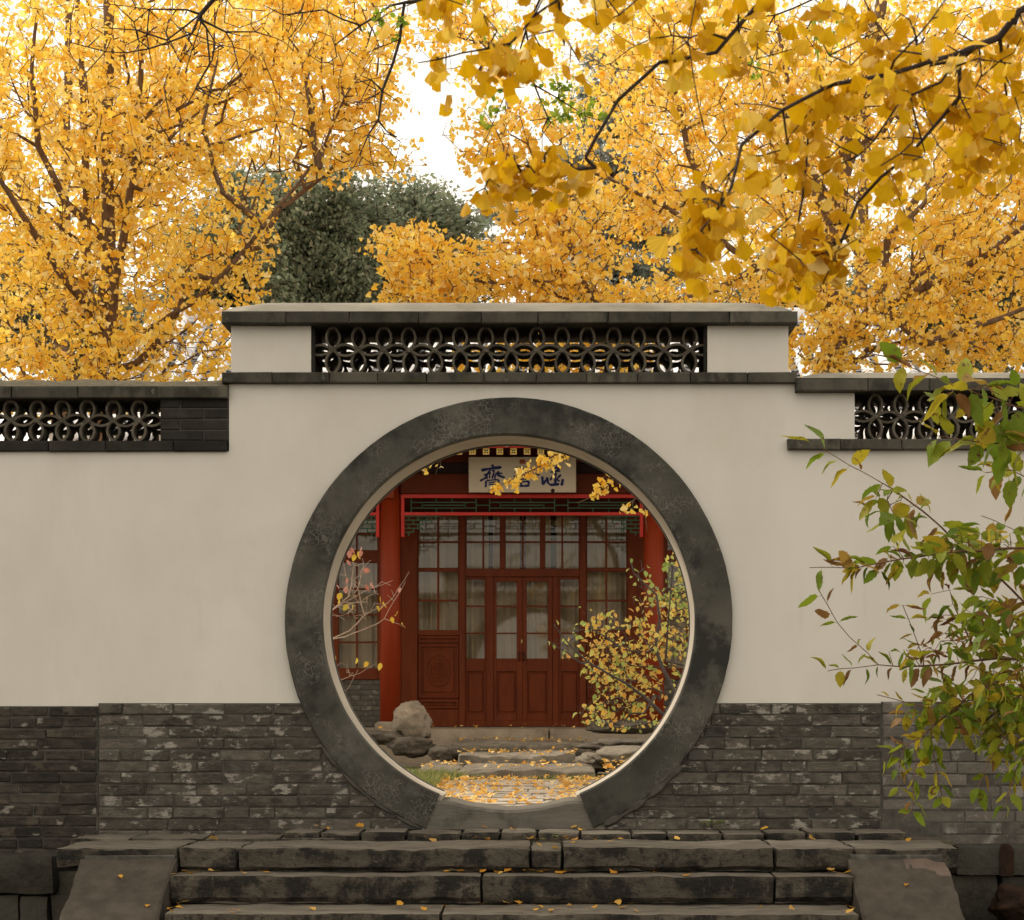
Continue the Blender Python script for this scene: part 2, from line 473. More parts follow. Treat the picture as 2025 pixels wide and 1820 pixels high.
shrub_i = leaf_mat('green_leaf_joined', [(0, (.10, .155, .013)), (.3, (.155, .21, .016)), (.6, (.25, .25, .018)), (.8, (.36, .27, .020)), (.9, (.22, .12, .035)), (1, (.16, .075, .025))], 'island', .45, spots=(BR, 30, .60))
wither_m = leaf_mat('withered_leaf', [(0, (.14, .06, .022)), (.5, (.24, .115, .045)), (1, (.36, .25, .03))], 'object', .3, spots=((.40, .32, .03), 22, .55))
bush_y = leaf_mat('autumn_leaf', [(0, (.88, .48, .12)), (.25, (.92, .60, .13)), (.55, (.92, .72, .20)), (.72, (.86, .48, .16)), (.8, (.80, .72, .18)), (1, (.70, .70, .20))], 'island', .5)
bush_g = leaf_mat('late_green_leaf', [(0, (.30, .42, .11)), (.5, (.46, .56, .16)), (.8, (.68, .68, .18)), (1, (.42, .54, .28))], 'island', .48)
pink_leaf = leaf_mat('pink_leaf', [(0, (.55, .22, .16)), (1, (.66, .34, .28))], 'object', .45)
yellow_leaf = leaf_mat('yellow_leaf', [(0, (.75, .48, .06)), (1, (.70, .55, .08))], 'object', .45)
pagoda_m = leaf_mat('leaflet_green', [(0, (.16, .26, .02)), (.6, (.26, .36, .03)), (1, (.46, .45, .05))], 'island', .5)
conifer_m = leaf_mat('needle_green', [(0, (.17, .21, .14)), (.35, (.25, .295, .195)), (.8, (.33, .37, .25)), (1, (.36, .31, .22))], 'island', .5)  # haze painted in: needles lightened and greyed
cedar_m = leaf_mat('cedar_needle', [(0, (.25, .30, .265)), (.5, (.31, .355, .305)), (1, (.36, .39, .34))], 'island', .6)  # distance haze is put into this pale needle colour
grass_m = leaf_mat('grass_blade', [(0, (.16, .22, .06)), (.5, (.26, .30, .09)), (1, (.46, .42, .18))], 'island', .35)

def glass_mat():
    m, nt = new_mat('window_glass')
    t = N(nt, 'ShaderNodeBsdfTransparent')
    t.inputs[0].default_value = (.90, .89, .85, 1)
    g = N(nt, 'ShaderNodeBsdfGlossy')
    g.inputs['Roughness'].default_value = .03
    x = N(nt, 'ShaderNodeMixShader')
    x.inputs[0].default_value = .035
    nt.links.new(t.outputs[0], x.inputs[1])
    nt.links.new(g.outputs[0], x.inputs[2])
    o = N(nt, 'ShaderNodeOutputMaterial')
    nt.links.new(x.outputs[0], o.inputs[0])
    return m
glass_m = glass_mat()

# ------------------------------------------------------------------ the ground
YW = 10.8                  # front face of the wall
TH = .42                   # its thickness
ppm = F / YW
ZP = CZ - .655             # courtyard path level
ZL = CZ - .757             # landing at the foot of the wall
m = MB(); m.v = [(-150, -150, 0), (150, -150, 0), (150, YW + .1, 0), (-150, YW + .1, 0)]; m.f = [(0, 1, 2, 3)]
m.build('ground', soil_m, kind='structure')
m = MB(); m.v = [(-250, YW + TH - .02, ZP - .03), (250, YW + TH - .02, ZP - .03), (250, 500, ZP - .03), (-250, 500, ZP - .03)]; m.f = [(0, 1, 2, 3)]
m.build('courtyard_ground', yard_m, kind='structure')

# ------------------------------------------------------------------ the moon gate wall
wall = thing('moon_gate_wall', 'long cream plastered garden wall with a round moon gate and grey brick base', 'wall', (PX(1006, YW), YW, 0))
wall['kind'] = 'thing'
WO = wall.location.copy()
def wp(o):                 # parts are built in world coordinates
    o.location = o.location - WO
    o.parent = wall
    return o
GX, GZ = PX(1006, YW), PZ(1229, YW)
RI, RO = 367.5 / ppm, 441 / ppm
X0, X1 = PX(-700, YW), PX(2900, YW)
# core with the round hole
def holed_slab(name, x0, x1, z0, z1, r, y0, y1, mat, jag=0):
    angs = [2 * math.pi * i / 120 for i in range(120)]
    for cx, cz in ((x0, z0), (x1, z0), (x1, z1), (x0, z1)):
        angs.append(math.atan2(cz - GZ, cx - GX) % (2 * math.pi))
    angs.sort()
    v = []
    for a in angs:
        c, s_ = math.cos(a), math.sin(a)
        t = min([q for q in (((x1 - GX) / c if c > 1e-9 else 1e9), ((x0 - GX) / c if c < -1e-9 else 1e9), ((z1 - GZ) / s_ if s_ > 1e-9 else 1e9), ((z0 - GZ) / s_ if s_ < -1e-9 else 1e9))])
        for (rr, yy) in ((r, y0), (t, y0), (r, y1), (t, y1)):
            v.append((GX + c * rr, yy, GZ + s_ * rr))
    f = []
    n = len(angs)
    for i in range(n):
        k = (i + 1) % n
        a, b = i * 4, k * 4
        f += [(a, a + 1, b + 1, b), (a + 2, b + 2, b + 3, a + 3), (a, b, b + 2, a + 2), (a + 1, a + 3, b + 3, b + 1)]
    return obj(name, mesh_of(name, v, f), mat)
ZB = PZ(760, YW)           # top of the plaster field
ZD = PZ(1391, YW)          # top of the brick base
wp(holed_slab('plaster_field', PX(453, YW), PX(1690, YW), 0.0, ZB, RI + .06, YW, YW + TH, plaster))
wp(box('plaster_field', plaster, None, X0, PX(453, YW), YW, YW + TH, 0, PZ(893, YW)))
wp(box('plaster_field', plaster, None, PX(1690, YW), X1, YW, YW + TH, 0, PZ(891, YW)))

# ring
def arc_solid(name, r0, r1, y0, y1, a0, a1, mat, n=260, jag=.004, ch=.008):
    v, f = [], []
    for i in range(n + 1):
        a = a0 + (a1 - a0) * i / n
        c, s_ = math.cos(a), math.sin(a)
        j0 = jag * .7 * fbm((c * 3, s_ * 3, 1.5), 1.2)
        j1 = jag * .6 * fbm((c * 3, s_ * 3, 7.5), 1.2) + jag * .35 * fbm((c * 3, s_ * 3, 2.5), 9.0)
        for rr, yy in ((r0 + j0, y1), (r0 + j0, y0 + ch), (r0 + j0 + ch, y0), (r1 + j1 - ch, y0), (r1 + j1, y0 + ch), (r1 + j1, y1)):
            v.append((GX + c * rr, yy, GZ + s_ * rr))
    for i in range(n):
        for k in range(6):
            q = (k + 1) % 6
            f.append((i * 6 + k, (i + 1) * 6 + k, (i + 1) * 6 + q, i * 6 + q))
    f += [tuple(range(5, -1, -1)), tuple(n * 6 + k for k in range(6))]
    me = mesh_of(name, v, f)
    return obj(name, me, mat)
A0, A1 = math.radians(-90 + 22.3), math.radians(270 - 21.8)
wp(arc_solid('gate_ring', RI, RO, YW - .045, YW + .02, A0, A1, ring_m))
wp(arc_solid('gate_ring', RI, RO, YW + TH - .02, YW + TH + .04, A0, A1, ring_m))
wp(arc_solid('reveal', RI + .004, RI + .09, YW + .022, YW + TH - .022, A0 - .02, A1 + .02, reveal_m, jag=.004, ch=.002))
# sill stone, hollowed along the circle
n = 28
v, f = [], []
for i in range(n + 1):
    x = GX + PX(835, YW) - GX + (PX(1195, YW) - PX(835, YW)) * i / n
    dz = (RI + .012) ** 2 - (x - GX) ** 2
    zt = GZ - math.sqrt(max(dz, .2))
    zt = min(zt, PZ(1583, YW) + .01 * fbm((x, 0, 0), 5)) + .006 * fbm((x, 1, 0), 9)
    x_in = x
    for (yy, zz) in ((YW + TH + .05, zt - .006), (YW - .02, zt - .004), (YW - .034, zt - .02), (YW - .034, PZ(1640, YW)), (YW + TH + .05, PZ(1640, YW))):
        v.append((x_in, yy + .004 * fbm((x, yy, zz), 6), zz))
for i in range(n):
    for k in range(5):
        q = (k + 1) % 5
        f.append((i * 5 + k, (i + 1) * 5 + k, (i + 1) * 5 + q, i * 5 + q))
f += [tuple(range(4, -1, -1)), tuple(n * 5 + k for k in range(5))]
sill_m = M('sill_stone', (.085, .077, .062), (.14, .128, .105), 4, (.5, 1, 2), [((.035, .032, .026), 4, .52, .66, V1, .8), ((.36, .33, .27), 7, .64, .72, V1, .4)], bump=.6, bscale=28)
wp(obj('sill_stone', mesh_of('sill_stone', v, f), sill_m))

# brick base
def chord(z, r):
    q = r * r - (z - GZ) ** 2
    return math.sqrt(q) if q > 0 else 0.0
ZF = PZ(1642, YW)
mor = MB()
xl, xr = PX(196, YW), PX(1741, YW)
# mortar beds behind the bricks: strips beside the ring, course by course
def course_run(xa, xb, z0, z1, lens, mat, y_front, jit, gap=.007, pos0=0.0):
    x = xa - pos0
    i = 0
    while x < xb - .01:
        L = random.choice(lens)
        a, b = max(x, xa), min(x + L, xb)
        if xb - b < .07:
            b = xb
        if b - a > .03:
            dy = random.uniform(-.006, .006)
            o = box('brick', mat, None, a + gap * .5, b - gap * .5, y_front + dy, y_front + .085, z0 + gap * .5, z1 - gap * .5, .006, jit)
            wp(o)
        x = b if b == xb else x + L
        i += 1
NC = 12
hc = (ZD - ZF) / 11
ZF -= hc
for c in range(NC):
    z0, z1 = ZF + c * hc, ZF + (c + 1) * hc
    cm = chord((z0 + z1) / 2, RI + .12)
    off = (c % 2) * .15 + random.uniform(0, .03)
    course_run(xl, GX - cm, z0, z1, (.30, .30, .30, .15, .29), brick_m, YW - .022, .0028, pos0=off)
    course_run(GX + cm, xr, z0, z1, (.30, .30, .29, .15), brick_m, YW - .022, .0028, pos0=off)
    for a, b in ((xl, GX - cm), (GX + cm, xr)):
        mor.box(a, b, YW - .014 - .0006 * (c % 2), YW + .01, z0 - .0005, z1 + .0005)
# the older masonry at the left and the rendered masonry at the right
ZLb, ZRb = PZ(1700, YW), PZ(1674, YW)
zt = PZ(1397, YW)
k = 14
for c in range(k):
    z0, z1 = ZLb + (zt - ZLb) * c / k, ZLb + (zt - ZLb) * (c + 1) / k
    course_run(PX(-120, YW), xl - .008, z0, z1, (.31, .15, .30, .22), brick_dark_m, YW - .026, .005, .010, (c % 2) * .15 + random.uniform(0, .05))
    mor.box(PX(-120, YW), xl - .004, YW - .014 - .0006 * (c % 2), YW + .01, z0 - .0005, z1 + .0005)
k = 12
zt = PZ(1388, YW)
for c in range(k):
    z0, z1 = ZRb + (zt - ZRb) * c / k, ZRb + (zt - ZRb) * (c + 1) / k
    course_run(xr + .010, PX(2130, YW), z0, z1, (.30, .15, .30, .36), brick_worn_m, YW - .014, .003, .004, (c % 2) * .15 + random.uniform(0, .05))
    mor.box(xr + .004, PX(2130, YW), YW - .010 - .0006 * (c % 2), YW + .01, z0 - .0005, z1 + .0005)
wp(mor.build('mortar_bed', mortar_m))
for xa_, xb_, m_ in ((X0, PX(-121, YW), brick_dark_m), (PX(2131, YW), X1, brick_worn_m)):     # the base goes on beyond the view
    wp(box('base_course', m_, None, xa_, xb_, YW - .02, YW + .01, 0.0, PZ(1392, YW)))
# mortar fillet beside the lower right of the ring and at its left foot
for a0_, a1_, w in ((-66, -40, .034), (214, 247, .024)):
    m = MB()
    pts = []
    for i in range(14):
        a = math.radians(a0_ + (a1_ - a0_) * i / 13)
        r = RO + .004
        pts.append((GX + math.cos(a) * r, YW - .022, GZ + math.sin(a) * r))
    m.tube(pts, [w * (.3 + .7 * abs(math.sin(i * .9 + a0_))) for i in range(14)], 6)
    wp(m.build('mortar_fillet', mortar_pale_m))

# projecting bands, copings, piers
def run_of(name, mat, xa, xb, y0, y1, z0, z1, L, jit=.002):
    cnt = max(1, round((xb - xa) / L))
    cuts = [xa + (xb - xa) * i / cnt + (random.uniform(-.03, .03) if 0 < i < cnt else 0) for i in range(cnt + 1)]
    for a, b in zip(cuts, cuts[1:]):
        d = random.uniform(-.003, .003)
        wp(box(name, mat, None, a + .0015, b - .0015, y0 + d, y1, z0 + d * .5, z1 + d * .3, .006, jit))
XL, XR = PX(447, YW), PX(1571, YW)
run_of('band_brick', band_m, PX(441, YW), PX(1574, YW), YW - .05, YW + TH + .05, PZ(760, YW), PZ(739, YW), .30)
PIL = (PX(457, YW), PX(615, YW)); PIR = (PX(1399, YW), PX(1559, YW))
for a, b in (PIL, PIR):
    wp(box('plaster_pier', plaster, None, a, b, YW - .001, YW + TH, PZ(739, YW), PZ(641, YW)))
def coping(xa, xb, ytop, ylip, ybot, mat_top, proj, slope, lipL, moss=False, soft=0.0, hip=True):
    """lip bricks, and over them a rounded top that hips at free ends"""
    zt, zl, zb = PZ(ytop, YW), PZ(ylip, YW - .06), PZ(ybot, YW - .06)
    run_of('coping_brick', band_m, xa, xb, YW - proj, YW + TH + proj, zb, zl, lipL)
    prof = [(0.0, 0), (.18, .42), (.45, .74), (.75, .93), (1.0, 1.0)]
    nx = 40
    v, f = [], []
    half = TH / 2 + proj
    rise = slope
    for i in range(nx + 1):
        x = xa + (xb - xa) * i / nx
        e = 1.0
        if hip:
            d = min(x - xa, xb - x)
            e = min(1.0, max(d, 0.0) / .30) ** .8
        row = []
        for t, h in prof + [(2 - t, h) for t, h in prof[-2::-1]]:
            hh = rise * min(h, e + .0) + (soft * fbm((x, t, 0), 7) if h > 0 else 0)
            row.append((x + (0 if not hip else 0), YW - proj + .002 + (half * t) * .996, zl + .001 + hh))
        v += row
    q = 2 * len(prof) - 1
    for i in range(nx):
        for k in range(q - 1):
            f.append((i * q + k, (i + 1) * q + k, (i + 1) * q + k + 1, i * q + k + 1))
    f += [tuple(range(q)), tuple(nx * q + k for k in range(q - 1, -1, -1))]
    f.append(None)
    f.pop()
    wp(obj('coping_top', mesh_of('coping_top', v, f, True), mat_top))
coping(PX(438, YW - .08), PX(1578, YW - .08), 598, 618, 641, cope_m, .085, .105, .38)
coping(X0, PX(453, YW), 752, 764, 787, cope_moss_m, .05, .07, .42, soft=.02, hip=False)
coping(PX(1571, YW), X1, 735, 749, 774, cope_m, .075, .075, .38, hip=True)
run_of('band_brick', brick_black_m, X0, PX(450, YW), YW - .03, YW + TH + .03, PZ(894, YW), PZ(873, YW), .33)
run_of('band_brick', band_m, PX(1556, YW), X1, YW - .045, YW + TH + .04, PZ(891, YW), PZ(870, YW), .33)
wp(box('plaster_pier', plaster, None, PX(1690, YW) - .02, PX(1690, YW), YW + .004, YW + TH, PZ(870, YW), PZ(774, YW)))
# black brick pier at the end of the left lattice
zp0, zp1 = PZ(873, YW), PZ(787, YW)
for c in range(4):
    z0, z1 = zp0 + (zp1 - zp0) * c / 4, zp0 + (zp1 - zp0) * (c + 1) / 4
    x, xe = PX(317, YW), PX(452, YW)
    cut = x + (.12 if c % 2 else .26)
    for a, b in ((x, cut), (cut, xe)):
        wp(box('brick', brick_black_m, None, a + .004, b - .004, YW - .012 + random.uniform(-.003, .003), YW + .2, z0 + .004, z1 - .004, .005, .002))
wp(box('mortar_bed', mortar_pale_m, None, PX(317, YW) + .002, PX(452, YW) - .001, YW - .004, YW + TH, zp0 + .001, zp1 - .001))

# lattices of curved tiles
def arc_tile(w, h, t, dep, nseg=8):
    """arc from (0,-h/2) to (0,h/2) bulging to +x by w, thickness t"""
    R = (h * h / 4 + w * w) / (2 * w)
    a = math.asin(min(1, h / 2 / R))
    cx = w - R
    v, f = [], []
    for i in range(nseg + 1):
        an = -a + 2 * a * i / nseg
        for rr, yy in ((R, 0), (R - t, 0), (R - t, dep), (R, dep)):
            v.append((cx + rr * math.cos(an), yy, rr * math.sin(an)))
    for i in range(nseg):
        for k in range(4):
            q = (k + 1) % 4
            f.append((i * 4 + k, i * 4 + q, (i + 1) * 4 + q, (i + 1) * 4 + k))
    f += [(0, 3, 2, 1), (nseg * 4, nseg * 4 + 1, nseg * 4 + 2, nseg * 4 + 3)]
    return v, f
def lattice(xa, xb, ytop, ybot, first, n, label):
    zt_, zb_ = PZ(ytop, YW), PZ(ybot, YW)
    zm = (zt_ + zb_) / 2
    hh = (zt_ - zb_)
    pitch = 50.6 / ppm
    yf = YW + .035
    root = obj('lattice', None)
    root.location = (first, yf, zm)
    root.parent = wall
    root.location = root.location - WO
    vv, vf = arc_tile(.047, hh / 2 + .004, .0140, .12)
    hv, hf = arc_tile(.039, pitch + .004, .0140, .12)
    vm, hm = mesh_of('tile', vv, vf), mesh_of('tile', hv, hf)
    vm.materials.append(tile_m); hm.materials.append(tile_m)
    back = MB()
    def put(me, src, dx, dz, rot):
        dx += random.uniform(-.004, .004); dz += random.uniform(-.003, .003)
        rot += random.uniform(-.04, .04)
        o = obj('tile', me, None, root, (dx, random.uniform(-.006, .006), dz))
        o.rotation_euler = (0, rot, 0)
        R_ = Matrix.Rotation(rot + random.uniform(-.05, .05), 3, 'Y')
        back.add([R_ @ Vector(p) + Vector((dx + random.uniform(-.006, .006), .25, dz)) for p in src[0]], src[1])
    for i in range(n):
        dx = pitch * i
        for s in (-1, 1):
            dz = s * hh / 4
            put(vm, (vv, vf), dx, dz, 0)
            put(vm, (vv, vf), dx, dz, math.pi)
    for i in range(n + 1):
        dx = pitch * (i - .5)
        if xa - .05 < first + dx < xb + .05:
            put(hm, (hv, hf), dx, 0, math.pi / 2)
            put(hm, (hv, hf), dx, 0, -math.pi / 2)
    b = back.build('back_tiles', tile_m, root, kind='stuff')
    for i in range(n):
        dx = pitch * i
        for z_, hh_, y_ in ((hh / 2 - .012, .012, -.004), (-hh / 2 + .004, .012, -.004), (0, .016, -.006)):
            c = MB()
            c.box(dx - .017, dx + .017, y_, .10, z_ - hh_, z_ + hh_, .005, .003)
            c.build('mortar_joint', tile_m, root)
    return root
lattice(PX(615, YW), PX(1399, YW), 641, 739, PX(656.5, YW), 15, '')
lattice(PX(-140, YW), PX(317, YW), 787, 873, PX(271.5 - 50.6 * 8, YW), 9, '')
lattice(PX(1690, YW), PX(2150, YW), 774, 870, PX(1733.5, YW), 9, '')
# dark side cheeks of the centre lattice opening
for x in (615, 1399):
    s = 1 if x == 615 else -1
    wp(box('brick', brick_black_m, None, min(PX(x, YW) + s * .003, PX(x, YW) + s * .02), max(PX(x, YW) + s * .003, PX(x, YW) + s * .02), YW + .012, YW + TH - .02, PZ(738.5, YW), PZ(642, YW)))
# plinth stones left and right of the stairs
rough_block('plinth_stone', base_m, None, PX(-160, 10.62), PX(112, 10.62), 10.58, YW + .05, PZ(1770, 10.6), PZ(1690, 10.6), .008, .07, .015, 3)
for o, in [(bpy.context.scene.objects[-1],)]:
    pass
plinths = []
def pl(*a, **k):
    o = rough_block(*a, **k)
    wp(o)
    return o
bpy.data.objects.remove([o for o in bpy.data.objects if o.name.startswith('plinth_stone')][0])
pl('plinth_stone', base_m, None, PX(-160, 10.62), PX(111, 10.62), 10.56, YW + .05, PZ(1768, 10.6), PZ(1691, 10.6), .008, .07, .012, 3, .03)
pl('plinth_stone', base_m, None, PX(113, 10.7), PX(340, 10.7), 10.68, YW + .05, PZ(1769, 10.7), PZ(1690, 10.7), .006, .08, .01, 3.5)
pl('plinth_stone', base_m, None, PX(1700, 10.7), PX(1886, 10.7), 10.68, YW + .05, PZ(1729, 10.7), PZ(1674, 10.7), .006, .08, .01, 3.7)
pl('plinth_stone', base_m, None, PX(-160, 10.62), PX(36, 10.62), 10.63, YW + .05, -.1, PZ(1771, 10.6), .006, .08, .01, 4)
pl('plinth_stone', base_m, None, PX(37, 10.62), PX(96, 10.62), 10.61, YW + .05, -.1, PZ(1772, 10.6), .006, .08, .01, 5)
pl('plinth_stone', base_m, None, PX(97, 10.62), PX(300, 10.62), 10.64, YW + .05, -.1, PZ(1771, 10.6), .006, .08, .01, 6)
pl('plinth_stone', base_m, None, PX(1888, 10.6), PX(2180, 10.6), 10.56, YW + .05, PZ(1729, 10.6), PZ(1673, 10.6), .008, .07, .012, 7)
pl('plinth_stone', base_m, None, PX(1700, 10.6), PX(1976, 10.6), 10.6, YW + .05, -.1, PZ(1731, 10.6), .006, .08, .01, 8)
pl('plinth_stone', base_m, None, PX(1979, 10.6), PX(2180, 10.6), 10.6, YW + .05, -.1, PZ(1733, 10.6), .008, .08, .012, 9)
rs = arc = None
m = MB()
cx_, cz_ = PX(1991, 10.55), PZ(1702, 10.55)
pts = [(-.04, -.09), (.04, -.09)] + [(.04 * math.cos(a), .045 + .05 * math.sin(a)) for a in [math.pi * i / 8 for i in range(9)]]
m.v = [(cx_ + x, 10.545, cz_ + z) for x, z in pts] + [(cx_ + x, 10.60, cz_ + z) for x, z in pts]
k = len(pts)
m.f = [tuple(range(k)), tuple(range(2 * k - 1, k - 1, -1))] + [(i, k + i, k + (i + 1) % k, (i + 1) % k) for i in range(k)]
ro = m.build('iron_marker', rust_m)
tag(ro, 'small round-topped rusty iron marker fixed to the plinth right of the stairs', 'marker')
ro2 = rock('rusty_scrap', rust_m, (PX(2015, 10.4), 10.42, PZ(1790, 10.4)), (.16, .1, .11), 4.4, .35)
tag(ro2, 'dark rusty lump lying against the plinth at the lower right corner', 'scrap')

# ------------------------------------------------------------------ the front stairs
stairs = thing('stone_staircase', 'worn dark stone staircase with sloping cheek stones below the moon gate', 'stairs', (PX(1000, 9.5), 9.5, 0))
SO = stairs.location.copy()
def sp(o):
    o.location = o.location - SO
    o.parent = stairs
    return o
Z1, Z2, Z3, Z4, Z5 = CZ - .803, CZ - .937, CZ - 1.09, CZ - 1.24, CZ - 1.39
Y1, Y2, Y3, Y4, Y5 = 9.885, 9.71, 9.295, 8.95, 8.6
def two_tone(o, top_mat):
    me = o.data
    return o
def step_run(cuts, yf, yb, zt, h, seed, **kw):
    for i, (a, b) in enumerate(zip(cuts, cuts[1:])):
        o = rough_block('step_stone', step_m, None, PX(a, yf) + .004, PX(b, yf) - .004, yf + random.uniform(-.008, .008), yb, zt - h, zt + random.uniform(-.004, .004), seed=seed + i * 2.3, **kw)
        sp(two_tone(o, tread_m))
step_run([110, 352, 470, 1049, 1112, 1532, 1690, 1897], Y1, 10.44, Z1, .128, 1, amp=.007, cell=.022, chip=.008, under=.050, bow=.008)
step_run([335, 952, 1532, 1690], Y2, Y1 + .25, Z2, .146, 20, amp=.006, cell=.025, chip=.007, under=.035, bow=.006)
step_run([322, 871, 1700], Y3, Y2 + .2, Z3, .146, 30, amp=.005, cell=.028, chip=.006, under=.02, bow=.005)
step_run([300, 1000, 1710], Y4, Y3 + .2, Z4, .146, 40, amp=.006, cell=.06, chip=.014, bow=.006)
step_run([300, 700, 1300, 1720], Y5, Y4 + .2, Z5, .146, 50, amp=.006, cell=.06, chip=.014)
o = box('stair_core', soil_m, None, PX(140, Y1), PX(1870, Y1), Y1 + .16, 10.7, 0.02, Z1 - .13)
sp(o)
sp(box('stair_core', soil_m, None, PX(350, Y3), PX(1690, Y3), Y3 + .09, Y1 + .15, 0.02, Z3 - .15))
sp(box('stair_core', soil_m, None, PX(350, Y2), PX(1690, Y2), Y2 + .09, Y1 + .14, Z3 - .12, Z2 - .15))
# row of paving bricks at the foot of the wall
x = PX(560, 10.5)
while x < PX(1735, 10.5):
    L = random.uniform(.20, .32)
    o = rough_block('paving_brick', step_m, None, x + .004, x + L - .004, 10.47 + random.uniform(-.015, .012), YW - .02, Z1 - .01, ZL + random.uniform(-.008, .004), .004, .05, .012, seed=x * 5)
    sp(two_tone(o, tread_m))
    x += L
x = PX(150, 10.6)
while x < PX(555, 10.5):
    L = random.uniform(.28, .45)
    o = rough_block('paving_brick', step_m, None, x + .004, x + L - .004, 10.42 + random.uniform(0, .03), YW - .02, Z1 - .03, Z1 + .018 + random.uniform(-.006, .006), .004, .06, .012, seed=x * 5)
    sp(two_tone(o, tread_m))
    x += L
sp(box('stair_core', soil_m, None, PX(200, 10.5), PX(1880, 10.5), 10.45, YW - .03, Z1 - .12, Z1 - .005))
# sloping cheek stones
def cheek(xa, xb, y_top, z_top, y_bot, z_bot, seed, chipped):
    nx, ny = 30, 44
    v, f = [], []
    for j in range(ny + 1):
        for i in range(nx + 1):
            u, w = i / nx, j / ny
            p = Vector((xa + (xb - xa) * u, y_top + (y_bot - y_top) * w, z_top + (z_bot - z_top) * w))
            e = 0
            if i in (0, nx) or j in (0, ny):
                e = .010 + .014 * max(0, fbm(p + Vector((seed, 0, 0)), 7))
            if chipped and w < .16 and u > .78:
                e = max(e, .03 * min(1, (u - .74) * 6) * (1 - w * 4))
            p.z += -e + .005 * fbm(p, 4)
            if i == 0: p.x += .012 * fbm(p, 6)
            if i == nx: p.x += .014 * fbm(p, 6)
            if j == 0: p.y += .02 * fbm(p, 6)
            v.append(p)
    q = nx + 1
    for j in range(ny):
        for i in range(nx):
            f.append((j * q + i, (j + 1) * q + i, (j + 1) * q + i + 1, j * q + i + 1))
    nb = len(v)
    for j in range(ny + 1):
        v.append(v[j * q] + Vector((.0, 0, -.6))); v.append(v[j * q + nx] + Vector((0, 0, -.6)))
    for j in range(ny):
        f.append((j * q, nb + j * 2, nb + j * 2 + 2, (j + 1) * q))
        f.append((j * q + nx, (j + 1) * q + nx, nb + j * 2 + 3, nb + j * 2 + 1))
    f.append(tuple([i for i in range(nx, -1, -1)] + [nb, nb + 1]))
    f.append(tuple([ny * q + i for i in range(nx + 1)] + [nb + 2 * ny + 1, nb + 2 * ny]))
    o = obj('cheek_stone', mesh_of('cheek_stone', v, f), cheek_m)
    if chipped:
        o.data.materials.append(pink_m)
        for p in o.data.polygons:
            c = p.center
            if p.normal.z > .3 and (c.x - xa) / (xb - xa) > .55 and (c.y - y_top) / (y_bot - y_top) < .12 - .16 * (1 - (c.x - xa) / (xb - xa)) + .03 * fbm(c, 9):
                p.material_index = 1
    return sp(o)
sl = (Z5 - .15 - Z1 + .02) / (Y5 - .25 - Y1)
def ramp_z(y): return Z1 - .045 + (y - (Y1 - .012)) * (.30 / .50)
cheek(PX(163, Y1), PX(349, Y1), Y1 - .012, Z1 - .045, Y1 - 1.35, ramp_z(Y1 - 1.35), 2, False)
cheek(PX(1676, Y1), PX(1868, Y1), Y1 - .012, Z1 - .045, Y1 - 1.35, ramp_z(Y1 - 1.35), 9, True)
sp(box('cheek_mortar', mortar_m, None, PX(168, Y1), PX(346, Y1), Y1 - .02, Y1 + .03, Z1 - .14, Z1 - .036, .006, .004))
sp(box('cheek_mortar', mortar_m, None, PX(1680, Y1), PX(1862, Y1), Y1 - .02, Y1 + .03, Z1 - .14, Z1 - .034, .006, .004))

# ------------------------------------------------------------------ courtyard path and natural steps
path = obj('path', None, kind='structure')
path.location = (0, 11.3, ZP)
y = 11.26
r = 0
pm = []
for i in range(6):
    b_ = MB()
    L = .36 + .03 * (i % 3)
    b_.box(0, L - .012, 0, .255, -.05, 0)
    me = mesh_of('paving_stone', [(a + random.uniform(-.006, .006), b + random.uniform(-.006, .006), c + (random.uniform(-.006, .006) if c > -.01 else 0)) for a, b, c in b_.v], b_.f)
    me.materials.append(pave_m)
    pm.append((me, L))
while y < 15.1:
    x = -.80 + (r % 2) * -.12
    while x < .62:
        me, L = random.choice(pm)
        obj('paving_stone', me, None, path, (x, y - 11.3, random.uniform(-.006, .006)))
        x += L
    y += .268
    r += 1
csteps = thing('garden_steps', 'low rough natural stone steps leading up to the red hall', 'steps', (.2, 17, ZP))
def cs(yf, yb, xa, xb, y_top, y_bot, seed, cuts=()):
    xs = [xa, *cuts, xb]
    for i, (a, b) in enumerate(zip(xs, xs[1:])):
        o = rough_block('step_stone', rockstep_m, None, PX(a, yf) + .004, PX(b, yf) - .004, yf, yb, PZ(y_bot, yf) - .06, PZ(y_top, yf), .016, .045, .016, seed + i * 3, .04, .030)
        o.location = o.location - csteps.location
        o.parent = csteps
cs(15.2, 17.2, 818, 1180, 1524, 1536, 60, (900,))
cs(16.9, 18.6, 905, 1140, 1494, 1511, 70)
cs(18.2, 20.1, 890, 1160, 1470, 1484, 80)

# ------------------------------------------------------------------ the red hall
YC, YD, YP, YE, YR = 20.6, 21.8, 19.9, 19.7, 24.6
hall = thing('red_hall', 'red painted timber hall with glazed doors and a pale tube tile roof behind the wall', 'building', (-.3, YD, CZ - .3))
HO = hall.location.copy()
def hp(o, par=None):
    if par is None:
        o.location = o.location - HO
        o.parent = hall
    else:
        o.location = o.location - HO
        o.parent = par
    return o
def sub(name):            # a part that itself has sub-parts
    e = obj(name, None)
    e.parent = hall
    return e
K = .5025
def BX(cx, Y): return PX(543.8 + K * cx, Y)
def BZ(cy, Y): return PZ(766.3 + K * cy, Y)
def hb(name, mat, cx0, cx1, cy0, cy1, Y, dep, par=None, ch=.0):
    """a board given by its outline on the front, front face at Y"""
    return hp(box(name, mat, None, BX(cx0, Y), BX(cx1, Y), Y, Y + dep, BZ(cy1, Y), BZ(cy0, Y), ch), par)
ZF_ = PZ(1437, YD)
